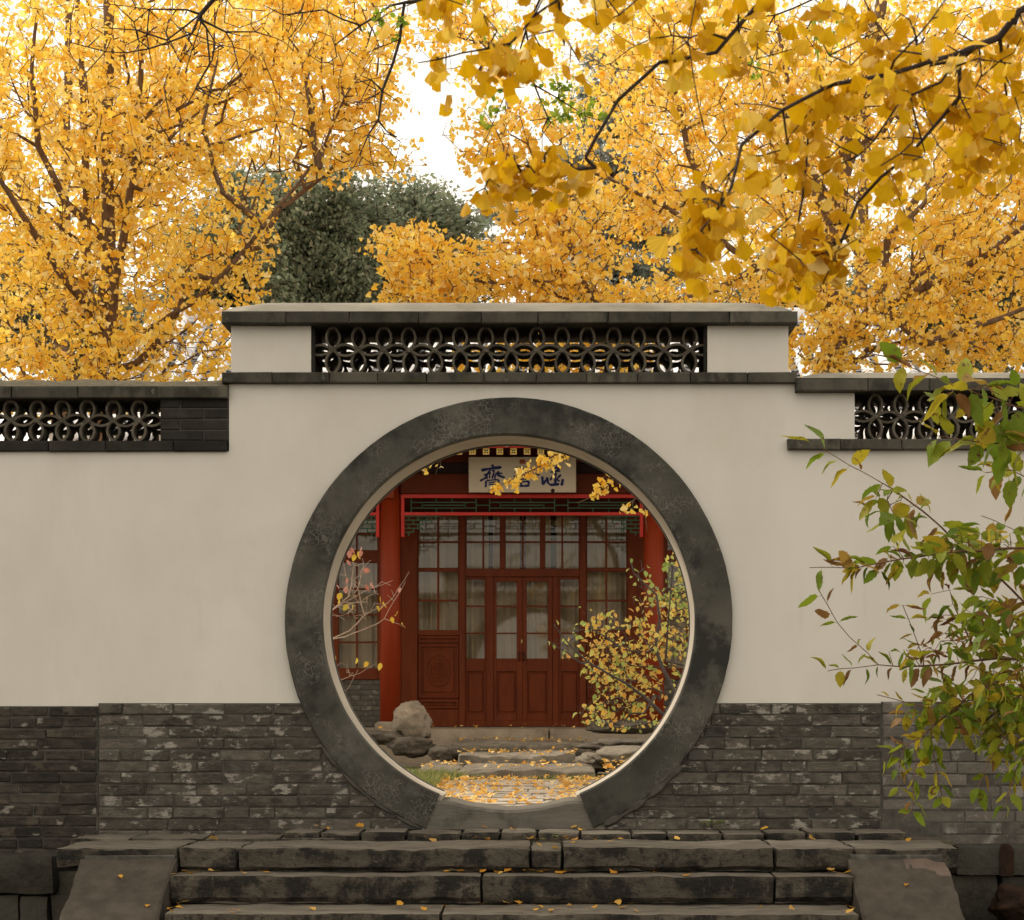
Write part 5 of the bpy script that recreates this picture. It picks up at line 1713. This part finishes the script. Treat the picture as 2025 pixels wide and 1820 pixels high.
# ------------------------------------------------------------------ dark bare boughs with green leaflets
pag = thing('pagoda_tree', 'dark nearly bare tree reaching in at the top with a few small green leaflets', 'tree', (-5.2, 6.6, 0))
G5 = [[(-5.2, 6.6, 0), (-5.1, 6.6, 2.4), (-4.2, 6.7, 4.6), P(-200, -330, 7.2), P(200, -260, 7.2), P(420, -180, 7.1), P(421, 0, 7.0), P(396, 29, 7.0)],
      px_poly([(396, 29), (370, 20), (295, 19), (215, 9)], 7), px_poly([(396, 29), (379, 67), (295, 97), (248, 105), (210, 103), (139, 84)], 6.9),
      px_poly([(396, 29), (396, 50), (379, 101), (366, 145)], 7), px_poly([(396, 40), (408, 55), (415, 126), (387, 177), (366, 215)], 7.05),
      px_poly([(400, 40), (446, 63), (505, 63), (547, 76)], 7.1), px_poly([(446, 63), (459, 84), (476, 156), (500, 190)], 7.1),
      px_poly([(295, 19), (290, 70), (300, 130)], 7), px_poly([(396, 29), (330, 80), (270, 60), (200, 55)], 7.1),
      px_poly([(420, -180, 7.1), (700, -160, 7.4), (900, -60, 7.6), (846, 0, 7.6), (772, 12, 7.6), (713, 51, 7.6), (662, 90, 7.6), (666, 113, 7.6)], 0),
      px_poly([(800, 5, 7.6), (791, 78, 7.6), (776, 129, 7.6), (756, 180, 7.6), (748, 238, 7.6), (729, 266, 7.6), (733, 309, 7.6), (744, 344, 7.6), (791, 367, 7.6)], 0),
      px_poly([(729, 266), (700, 330), (690, 340)], 7.6), px_poly([(713, 51), (640, 20), (560, 30), (520, 10)], 7.6), px_poly([(748, 238), (690, 260), (650, 255)], 7.6),
      px_poly([(900, -60, 7.6), (1100, -70, 7.8), (1040, 60, 7.8), (1014, 148, 7.8), (986, 219, 7.8), (955, 289, 7.8), (939, 312, 7.8)], 0),
      px_poly([(1040, 60, 7.8), (1057, 168, 7.8), (1084, 234, 7.8), (1072, 258, 7.8), (1072, 312, 7.8)], 0), px_poly([(1057, 168), (1104, 195), (1158, 230), (1190, 240)], 7.8),
      px_poly([(1100, -70, 7.8), (1500, -90, 8), (1606, 0, 8), (1532, 31, 8), (1438, 47, 8)], 0), px_poly([(1500, -90, 8), (1630, 0, 8), (1590, 66, 8), (1614, 101, 8)], 0),
      px_poly([(1500, -90, 8), (1676, 0, 8), (1641, 113, 8)], 0), px_poly([(1532, 31), (1500, 90), (1480, 150)], 8)]
att = blob_points([(300, 70, 7.0, 150, 60, .3, 1), (430, 120, 7.0, 90, 80, .3, 1), (500, 60, 7.1, 110, 40, .3, 1), (740, 200, 7.6, 60, 170, .3, 1), (620, 60, 7.6, 110, 60, .3, .8), (1070, 230, 7.8, 120, 70, .3, .8), (1560, 70, 8, 120, 60, .3, .8)], 150)
pos, par, isg, rad, kids = grow(G5, att, .1, .07, .10, .0019, .42)
tree_parts(pag, pos, par, rad, bark_dark_m, 'bough')
lf = blob_points([(765, 45, 7.6, 40, 32, .12, 1.5), (930, 50, 7.7, 60, 35, .2, 1.0), (955, 205, 7.8, 38, 40, .15, 1.2), (1130, 200, 7.8, 85, 55, .2, 1.3), (1505, 150, 8, 24, 26, .1, 1.0), (1640, 65, 8, 40, 45, .15, 1.0), (1440, 30, 8, 30, 25, .1, .6)], 520)
A = pos[(rad < .012)]
near_j = np.argmin(np.linalg.norm(lf[:, None, :] - A[None], axis=2), axis=1)
lf = lf + (A[near_j] - lf) * RNG.uniform(.3, .9, (len(lf), 1))
V, Fc = leaf_cloud(lf, .030, oval_t(.55), (0, 0, -.3), .7)
obj('leaflets', fast_mesh('leaflets', V - np.array(pag.location), Fc, pagoda_m), None, pag, kind='stuff')

# ------------------------------------------------------------------ leafy shrub at the right, leaf by leaf
def fine_oval(seed, curl):
    rg = random.Random(seed + 100)
    n_ = 9
    v, f = [], []
    w = rg.uniform(.22, .31)
    bend, fold = rg.uniform(.0, .35), rg.uniform(.02, .14)
    for i in range(n_ + 1):
        u = i / n_
        ww = w * (math.sin(math.pi * min(1, u ** .8)) ** .8) * (1 - .15 * u)
        if curl: ww *= .75
        ang = (2.1 if curl else .25) + rg.uniform(-.1, .1)
        zb = -bend * u * u + .03 * math.sin(u * 8 + seed)
        serr = (1 + (.10 if i % 2 else -.06)) if 0 < i < n_ else 1
        tw = (.9 * u if curl else .15 * u) * rg.choice((1, 1, .6))
        for s_ in (-1, 0, 1):
            x = s_ * ww * math.cos(ang * .5) * serr
            z = abs(s_) * ww * math.sin(ang * .5) + (fold * ww if s_ else 0)
            xr, zr_ = x * math.cos(tw) - z * math.sin(tw), x * math.sin(tw) + z * math.cos(tw)
            v.append((xr, zr_ + zb, -u))
    for i in range(n_):
        for k in range(2):
            f.append((i * 3 + k, i * 3 + k + 1, i * 3 + 4 + k, i * 3 + 3 + k))
    b = len(v)
    v += [(.012, 0, 0), (-.012, 0, 0), (-.01, .0, .14), (.01, 0, .14)]
    f.append((b, b + 1, b + 2, b + 3))
    return mesh_of('leaf', v, f, True)
ovals = [fine_oval(i, False) for i in range(7)]
curls = [fine_oval(i + 20, True) for i in range(5)]
for me in ovals: me.materials.append(shrub_m)
for me in curls: me.materials.append(wither_m)
YS = 7.4
shr = thing('leafy_shrub', 'shrub with green and browning leaves leaning in from the right in front of the wall', 'shrub', (PX(2260, YS), YS, 0))
G6 = [[(PX(2260, YS), YS, 0), P(2250, 1900, YS), P(2200, 1650, YS), P(2130, 1480, YS), P(2090, 1300, YS)],
      px_poly([(2090, 1300), (2060, 1225), (1999, 1165), (1896, 1074), (1840, 1024), (1766, 968), (1660, 908), (1610, 879)], 7.2),
      px_poly([(2090, 1290), (2080, 1120), (2025, 1084), (1900, 1091), (1787, 1105), (1695, 1123), (1601, 1123)], 7.0),
      px_poly([(2090, 1300), (2025, 1305), (1970, 1302), (1871, 1314), (1794, 1319), (1737, 1315), (1637, 1327)], 7.3),
      px_poly([(1737, 1315), (1716, 1292), (1681, 1261), (1656, 1232), (1615, 1158)], 7.3), px_poly([(1826, 1318), (1826, 1303), (1808, 1254), (1785, 1197)], 7.3),
      px_poly([(1940, 1305), (1917, 1264), (1884, 1194)], 7.35), px_poly([(2090, 1310), (2025, 1320), (1924, 1370), (1818, 1459), (1748, 1501)], 7.2),
      px_poly([(1924, 1385), (1815, 1395), (1734, 1374)], 7.2), px_poly([(1830, 1450), (1815, 1476), (1808, 1540), (1803, 1603)], 7.2), px_poly([(1840, 1440), (1847, 1497), (1863, 1575)], 7.2),
      px_poly([(1790, 1475), (1778, 1520), (1777, 1555)], 7.2),
      px_poly([(2090, 1290), (2140, 1000), (2120, 860), (2025, 809), (1935, 780), (1858, 749), (1787, 720)], 6.4), px_poly([(2120, 860), (2025, 879), (1942, 876), (1854, 862)], 6.4),
      px_poly([(2080, 1120), (2060, 960), (2000, 930), (1950, 935)], 6.8), px_poly([(2080, 1150), (2010, 1050), (1940, 1020)], 7.4),
      px_poly([(2130, 1480), (2060, 1440), (2000, 1440), (1960, 1500), (1935, 1555)], 7.1), px_poly([(2060, 1440), (2010, 1520), (1990, 1590)], 7.0),
      px_poly([(2080, 1230), (2000, 1225), (1930, 1240), (1870, 1225)], 7.4), px_poly([(2090, 1330), (2010, 1380), (1930, 1440), (1880, 1440)], 7.4)]
att = blob_points([(1960, 1250, 7.3, 110, 60, .3, 1), (1950, 1380, 7.3, 120, 80, .35, 1.2), (2010, 1480, 7.2, 60, 70, .3, 1), (1860, 1420, 7.3, 70, 40, .25, 1), (1990, 930, 6.9, 45, 30, .2, .6), (1985, 1110, 7.2, 60, 40, .25, .8), (1860, 1290, 7.3, 110, 40, .25, .8), (2080, 1350, 7.2, 60, 160, .3, .6), (1990, 1400, 7.2, 60, 110, .3, 1.2), (1930, 1190, 7.3, 110, 40, .25, .8), (1930, 785, 6.4, 95, 38, .15, .5), (1985, 870, 6.4, 60, 30, .15, .5), (1790, 1000, 7.2, 90, 38, .12, .9), (1850, 1098, 7.0, 130, 24, .1, 1.2), (1690, 1124, 7.0, 80, 12, .06, 1.2), (1930, 1080, 7.1, 90, 50, .2, 1.0)], 360)
pos, par, isg, rad, kids = grow(G6, att, .1, .042, .08, .0016, .36)
tree_parts(shr, pos, par, np.where(isg, rad * 1.15, rad * .9), twig_red_m, 'stem')
cand = []
sel = np.nonzero((rad < .0085) & (par >= 0))[0]
for i in sel:
    p = pos[i]
    x, y_ = HX + p[0] * F / p[1], HY - (p[2] - CZ) * F / p[1]
    if x > 2110 or y_ < 690: continue
    prob = .97 if x > 1860 and y_ > 1130 else .93
    if y_ < 1290 and x < 1840: prob = .92
    if random.random() < prob:
        ax = pos[i] - pos[par[i]]
        for s_ in (-1, 1):
            if random.random() < .88:
                cand.append((p, ax, s_, x, y_))
random.shuffle(cand)
print('shrub leaves', len(cand))
SHO = Vector(shr.location)
extra = MB()
k1 = 0
for p, ax, s_, x, y_ in cand:
    ax = Vector(ax).normalized()
    side = ax.cross(Vector((0, -1, 0))).normalized() * s_
    d = (ax * .6 + side * .7 + Vector((random.gauss(0, .3), random.gauss(0, .4), random.gauss(-.42, .3)))).normalized()
    R_ = (d.to_track_quat('-Z', 'Y').to_matrix() @ Matrix.Rotation(random.gauss(0, .9), 3, 'Z'))
    curl = random.random() < (.68 if (1120 < y_ < 1350 and x < 1900) else .26 if y_ > 1000 else .10)
    me = random.choice(curls if curl else ovals)
    L = random.uniform(.060, .110) * (1.22 if y_ < 900 else 1.0) * (.9 if curl else 1) * (.84 if y_ > 1250 else 1)
    q = Vector(p) + R_ @ Vector((0, 0, -.14 * L)) - SHO
    if k1 < 300:
        o = obj('leaf', me, None, shr, q)
        o.rotation_euler = R_.to_euler()
        o.scale = (L, L, L)
        if curl and False: o['label'] = 'brown curled leaf'
        k1 += 1
    else:
        extra.add([R_ @ (vv.co * L) + q for vv in me.vertices], [tuple(pp.vertices) for pp in me.polygons])
if extra.v:
    extra.build('foliage', shrub_i, shr, True, kind='stuff')

# ------------------------------------------------------------------ courtyard bush (right) and bare bush (left)
bush = thing('autumn_bush', 'courtyard bush with orange, yellow and green leaves behind the right side of the gate', 'bush', (PX(1350, 14.0), 14.0, ZP))
YB = 14.0
G7 = [[(PX(1350, YB), YB, ZP - .03), P(1345, 1450, YB), P(1314, 1416, YB), P(1273, 1377, YB), P(1242, 1354, 13.9), P(1203, 1333, 13.85), P(1164, 1310, 13.8), P(1133, 1282, 13.8), P(1115, 1261, 13.8), P(1095, 1235, 13.8)],
      px_poly([(1350, 1460, 14), (1337, 1375, 14), (1309, 1318, 14), (1296, 1284, 14), (1305, 1220, 14), (1298, 1176, 14), (1254, 1135, 14), (1245, 1105, 14)], 0),
      px_poly([(1350, 1460, 14), (1390, 1340, 14.2), (1358, 1317, 14.1), (1316, 1308, 14), (1320, 1250, 13.9), (1325, 1180, 13.8), (1330, 1120, 13.8)], 0),
      px_poly([(1296, 1284), (1275, 1292), (1231, 1284), (1200, 1261), (1169, 1243), (1160, 1200)], 14.1), px_poly([(1164, 1310), (1150, 1312), (1120, 1290), (1085, 1268)], 13.8),
      px_poly([(1310, 1425), (1230, 1440), (1180, 1410), (1155, 1400)], 13.7), px_poly([(1203, 1333), (1180, 1350), (1165, 1300)], 13.8), px_poly([(1390, 1340, 14.2), (1370, 1200, 14.2), (1345, 1110, 14.2)], 14.2)]
BB = [(1250, 1280, 14.1, 100, 60, .5, 1.2), (1250, 1360, 14.1, 80, 50, .45, 1.2), (1310, 1230, 14.1, 60, 70, .4, 1), (1195, 1330, 14.0, 50, 60, .35, 1), (1170, 1410, 13.8, 40, 32, .25, 1), (1230, 1410, 13.9, 60, 30, .3, 1.1), (1340, 1160, 14.1, 35, 60, .3, .9), (1190, 1230, 14.0, 55, 28, .3, .8), (1360, 1300, 14.2, 40, 110, .4, .7), (1130, 1265, 13.9, 40, 22, .2, .7), (1290, 1170, 14.1, 50, 40, .3, .6), (1335, 1125, 14.0, 30, 30, .25, .7), (1262, 1130, 14.0, 25, 22, .2, .5)]
BB = [(a, b, c + .28, d, e, f_, g) for a, b, c, d, e, f_, g in BB]
pos, par, isg, rad, kids = grow(G7, blob_points(BB, 1000), .15, .055, .10, .0018, .40)
tree_parts(bush, pos, par, limb_radii(pos, isg, rad, [(.024, .005), (.024, .005), (.016, .004), (.010, .003), (.008, .003), (.008, .003)]), twig_grey_m, 'stem')
pts = leaf_nodes(pos, par, rad, isg, kids, .007, 1.12, .03)
xx = HX + pts[:, 0] * F / pts[:, 1]; yy = HY - (pts[:, 2] - CZ) * F / pts[:, 1]
gprob = np.clip(.20 + (xx < 1160) * .40 + (yy < 1190) * .6 + (yy > 1380) * .25, 0, .95)
isgreen = RNG.uniform(0, 1, len(pts)) < gprob
for nm, msk, mt in (('autumn_foliage', ~isgreen, bush_y), ('green_foliage', isgreen, bush_g)):
    V, Fc = leaf_cloud(pts[msk], .050, oval_t(.62), (0, -.05, -.6), .6)
    obj(nm, fast_mesh(nm, V - np.array(bush.location), Fc, mt), None, bush, kind='stuff')
print('bush leaves', len(pts))

YT = 13.6
bare_b = thing('bare_bush', 'nearly bare pale-twigged bush behind the left side of the gate', 'bush', (PX(560, YT), YT, ZP))
G8 = [[(PX(560, YT), YT, ZP - .03), P(585, 1400, YT), P(620, 1300, YT), P(652, 1265, YT), P(691, 1248, YT), P(721, 1217, YT), P(764, 1195, YT), P(779, 1180, YT), P(809, 1131, YT)],
      px_poly([(652, 1265), (682, 1260), (717, 1246), (746, 1234), (760, 1224), (779, 1189), (802, 1150)], 13.5),
      px_poly([(620, 1300), (640, 1225), (652, 1211), (690, 1180), (700, 1120), (696, 1095)], 13.7), px_poly([(640, 1225), (652, 1211), (668, 1199), (707, 1191)], 13.5),
      px_poly([(690, 1180), (684, 1140), (678, 1107)], 13.7), px_poly([(700, 1150), (730, 1110), (734, 1108)], 13.8), px_poly([(668, 1199), (720, 1170), (777, 1148)], 13.6), px_poly([(721, 1217), (708, 1165), (715, 1135)], 13.6),
      px_poly([(585, 1400), (640, 1400), (670, 1347), (711, 1332), (746, 1312)], 13.6), px_poly([(670, 1347), (660, 1325), (672, 1312)], 13.6), px_poly([(640, 1400), (690, 1360), (708, 1325)], 13.6),
      px_poly([(760, 1224), (790, 1235), (796, 1240)], 13.5)]
pos, par, isg, rad, kids = grow(G8, blob_points([(700, 1160, 13.6, 45, 60, .3, 1), (690, 1200, 13.6, 50, 40, .3, 1), (690, 1330, 13.6, 40, 20, .2, .6), (750, 1180, 13.6, 40, 40, .2, .6)], 110), .1, .06, .12, .0018, .42)
tree_parts(bare_b, pos, par, limb_radii(pos, isg, np.maximum(rad * 1.0, .0019), [(.010, .002), (.006, .002), (.006, .002), (.006, .003), (.005, .002)]), twig_pale_m, 'stem')
BO = Vector(bare_b.location)
bl = [fine_oval(i + 50, False) for i in range(4)]
bp_, by_ = [], []
for me in bl:
    a = me.copy(); a.materials.append(pink_leaf); bp_.append(a)
    a = me.copy(); a.materials.append(yellow_leaf); by_.append(a)
for lst, pool in (([(365, 390), (420, 595), (465, 745), (410, 765), (770, 800), (265, 390), (220, 520), (200, 790), (110, 760), (255, 420), (225, 700), (155, 550), (365, 420)], bp_),
                  ([(160, 850), (140, 905), (235, 970), (280, 965), (565, 885), (590, 940), (585, 990), (540, 980), (740, 1035), (675, 1095), (780, 1150), (90, 1470), (325, 1510), (440, 1550), (560, 1560), (300, 460), (335, 430)], by_)):
    for cx, cy in lst:
        o = obj('leaf', random.choice(pool), None, bare_b, P(642.7 + .1953 * cx, 1013.5 + .1953 * cy - 7, YT - .12) - BO)
        o.rotation_euler = leaf_rot(.9, .35)
        s_ = random.uniform(.046, .064)
        o.scale = (s_ * 1.25, s_, s_)

# ------------------------------------------------------------------ grass, weeds, fallen leaves
def blades(n_, cx, cy, rx, ry, z, h, w=.006):
    a = RNG.uniform(0, 2 * math.pi, n_); r = np.sqrt(RNG.uniform(0, 1, n_))
    b = np.stack([cx + rx * r * np.cos(a), cy + ry * r * np.sin(a), np.full(n_, z)], axis=1)
    hh = h * RNG.uniform(.4, 1.2, n_)
    lean = RNG.normal(0, .45, (n_, 2)) * hh[:, None]
    t = RNG.uniform(0, 2 * math.pi, n_)
    s = np.stack([np.cos(t), np.sin(t), np.zeros(n_)], axis=1) * w
    mid = b + np.concatenate([lean * .35, (hh * .6)[:, None]], axis=1)
    tip = b + np.concatenate([lean, hh[:, None]], axis=1)
    V = np.stack([b - s, b + s, mid + s * .7, mid - s * .7, tip], axis=1).reshape(-1, 3)
    f = np.array([[0, 1, 2], [0, 2, 3], [3, 2, 4]])
    Fc = ((np.arange(n_) * 5)[:, None, None] + f[None]).reshape(-1, 3)
    return V, Fc
parts_ = [blades(2600, -1.16, 13.6, .33, 1.5, ZP - .03, .13), blades(900, -1.15, 15.1, .45, .4, ZP - .03, .12), blades(500, .85, 14.8, .18, .7, ZP - .03, .12), blades(160, -.8, 15.1, .25, .06, ZP - .03, .09), blades(160, .2, 15.14, .4, .05, ZP - .03, .07)]
V = np.concatenate([p[0] for p in parts_])
off = np.cumsum([0] + [len(p[0]) for p in parts_[:-1]])
Fc = np.concatenate([p[1] + o_ for p, o_ in zip(parts_, off)])
o = obj('grass', fast_mesh('grass', V, Fc, grass_m), None, kind='stuff')

def weed(label, x, y, Y, z, n_, size):
    t = thing('weed', label, 'plant', (PX(x, Y), Y, z))
    for i in range(n_):
        o = obj('leaf', random.choice(ovals), None, t, (random.uniform(-.05, .05), random.uniform(-.03, .01), random.uniform(.01, .05)))
        a = random.uniform(0, 6.28)
        o.rotation_euler = Vector((math.cos(a), math.sin(a) - .3, random.uniform(-.1, .8))).to_track_quat('-Z', 'Y').to_euler()
        o.scale = (size, size, size)
weed('small green weed at the foot of the brick base right of the gate', 1410, 1632, 10.72, ZL, 9, .05)
weed('tiny green weed in the joint of the top step right of the gate', 1085, 1660, 10.42, Z1, 5, .03)

# leaves scattered in the courtyard: nobody could count them
n_ = 2600
px_ = np.concatenate([RNG.uniform(-1.05, .75, 1900), RNG.uniform(-1.6, 1.4, 700)])
py_ = np.concatenate([RNG.uniform(11.25, 15.15, 1900), RNG.uniform(11.3, 15.3, 700)])
pz_ = np.full(n_, ZP + .012)
edge = RNG.uniform(0, 1, n_) < .5
px_ = np.where(edge, np.sign(px_ + .15) * (.55 + RNG.uniform(-.35, .45, n_)) - .15, px_)
keep = RNG.uniform(0, 1, n_) < .40
pts = np.stack([px_, py_, pz_], axis=1)[keep]
more = []
for (ya, yb, xa, xb, z, c) in ((15.3, 16.85, 830, 1180, PZ(1524, 15.2), 70), (17.0, 18.15, 910, 1140, PZ(1494, 16.9), 60), (18.3, 19.85, 890, 1160, PZ(1470, 18.2), 55), (19.95, 21.6, 700, 1500, PZ(1442, YP), 45)):
    q = np.stack([RNG.uniform(PX(xa, ya), PX(xb, ya), c), RNG.uniform(ya, yb, c), np.full(c, z + .014)], axis=1)
    more.append(q)
more.append(np.stack([RNG.uniform(.45, 1.0, 120), RNG.uniform(14.8, 17, 120), ZP + .03 + RNG.uniform(0, .12, 120)], axis=1))
pts = np.concatenate([pts] + more)
pts[:, 2] += RNG.uniform(0, .02, len(pts))
v, f = fan_t(.18)
s = RNG.normal(0, 1, (len(pts), 3)); s[:, 2] *= .25; s /= np.linalg.norm(s, axis=1, keepdims=True)
d = np.stack([-s[:, 1], s[:, 0], RNG.normal(0, .3, len(pts))], axis=1); d /= np.linalg.norm(d, axis=1, keepdims=True)
nr = np.cross(s, d)
sz = RNG.uniform(.032, .056, len(pts))
X = (s[:, None, :] * v[None, :, 0:1] + d[:, None, :] * v[None, :, 1:2] + nr[:, None, :] * v[None, :, 2:3]) * sz[:, None, None] + pts[:, None, :]
Fc = ((np.arange(len(pts)) * len(v))[:, None, None] + f[None]).reshape(-1, 3)
obj('fallen_leaves', fast_mesh('fallen_leaves', X.reshape(-1, 3), Fc, fallen_i), None, kind='stuff')

# leaves on the front steps, one by one
ff = []
for me in fans[:6]:
    a = me.copy(); a.materials.clear(); a.materials.append(fallen_m); ff.append(a)
spots = [(290, 532), (655, 588), (930, 525), (880, 550), (955, 556), (935, 587), (1065, 538), (1165, 560), (1180, 585), (1320, 560), (1365, 575), (1400, 575), (1440, 545), (1400, 522), (1365, 605), (1475, 575), (1610, 582), (1560, 605), (1895, 563),
         (1285, 625), (1220, 638), (790, 745), (740, 750), (825, 747), (910, 748), (985, 747), (1065, 738), (1160, 750), (1190, 748), (1330, 743), (1355, 745), (1600, 752), (1790, 743), (1975, 763), (1030, 760), (1260, 750), (920, 910), (1060, 908), (1110, 918), (645, 940), (490, 925),
         (740, 933), (1115, 950), (1200, 925), (1210, 945), (1260, 945), (1290, 945), (1360, 950), (1345, 928), (1470, 940), (1590, 913), (1655, 930), (1690, 950)]
spots = [(593.3 + .3906 * a, 1433.7 + .3906 * b) for a, b in spots]
spots += [(372, 1730), (385, 1728), (350, 1735), (425, 1729), (520, 1728), (480, 1731), (560, 1640), (420, 1662), (632, 1640), (640, 1641), (355, 1795), (345, 1800), (338, 1808), (360, 1790), (455, 1806), (610, 1800), (470, 1808), (1600, 1660), (1790, 1665), (1655, 1735), (1640, 1728), (1668, 1745), (1680, 1800), (1674, 1808), (1560, 1803), (1505, 1800), (710, 1640), (1510, 1647)]
for x, y_ in spots:
    wh = 'the paving bricks at the foot of the moon gate' if y_ < 1648 else 'the top stone of the front stairs' if y_ < 1690 else 'the second tread of the front stairs' if y_ < 1760 else 'the lowest visible tread of the front stairs'
    if y_ < 1648: dr_, lo_, hi_ = .757, 10.5, 10.74
    elif y_ < 1690: dr_, lo_, hi_ = .803, Y1 + .03, 10.42
    elif y_ < 1760: dr_, lo_, hi_ = .937, Y2 + .03, Y1 - .01
    else: dr_, lo_, hi_ = 1.09, Y3 + .03, Y2 - .01
    Y = min(max(dr_ * F / (y_ - HY), lo_), hi_)
    o = obj('fallen_leaf', random.choice(ff), None, None, (PX(x, Y), Y, CZ - dr_ + random.uniform(.010, .020)))
    o.rotation_euler = (math.radians(random.gauss(88, 14)), random.gauss(0, .25), random.uniform(0, 6.28))
    R_ = o.rotation_euler
    s_ = random.uniform(.034, .056)
    o.scale = (s_, s_, s_)
    tag(o, 'yellow ginkgo leaf fallen on ' + wh, 'leaf', 'ginkgo leaves fallen on ' + wh)
for x, w in ((535 + 12, .45), (430 - 20, .75), (1790, .4), (240, .3), (290, .66)):
    y_ = Y1 - .012 - w * .6
    xx = PX(x if x > 400 else x, y_)
    if 1676 < x < 1860 or 165 < x < 345:
        o = obj('fallen_leaf', random.choice(ff), None, None, (xx, y_, ramp_z(y_) + .012))
        o.rotation_euler = (math.radians(90 + 30), 0, random.uniform(0, 6.28))
        o.scale = (.03, .03, .03)
        tag(o, 'yellow ginkgo scrap lying on a sloping cheek stone of the stairs', 'leaf', 'fallen leaf scraps on the cheek stones')
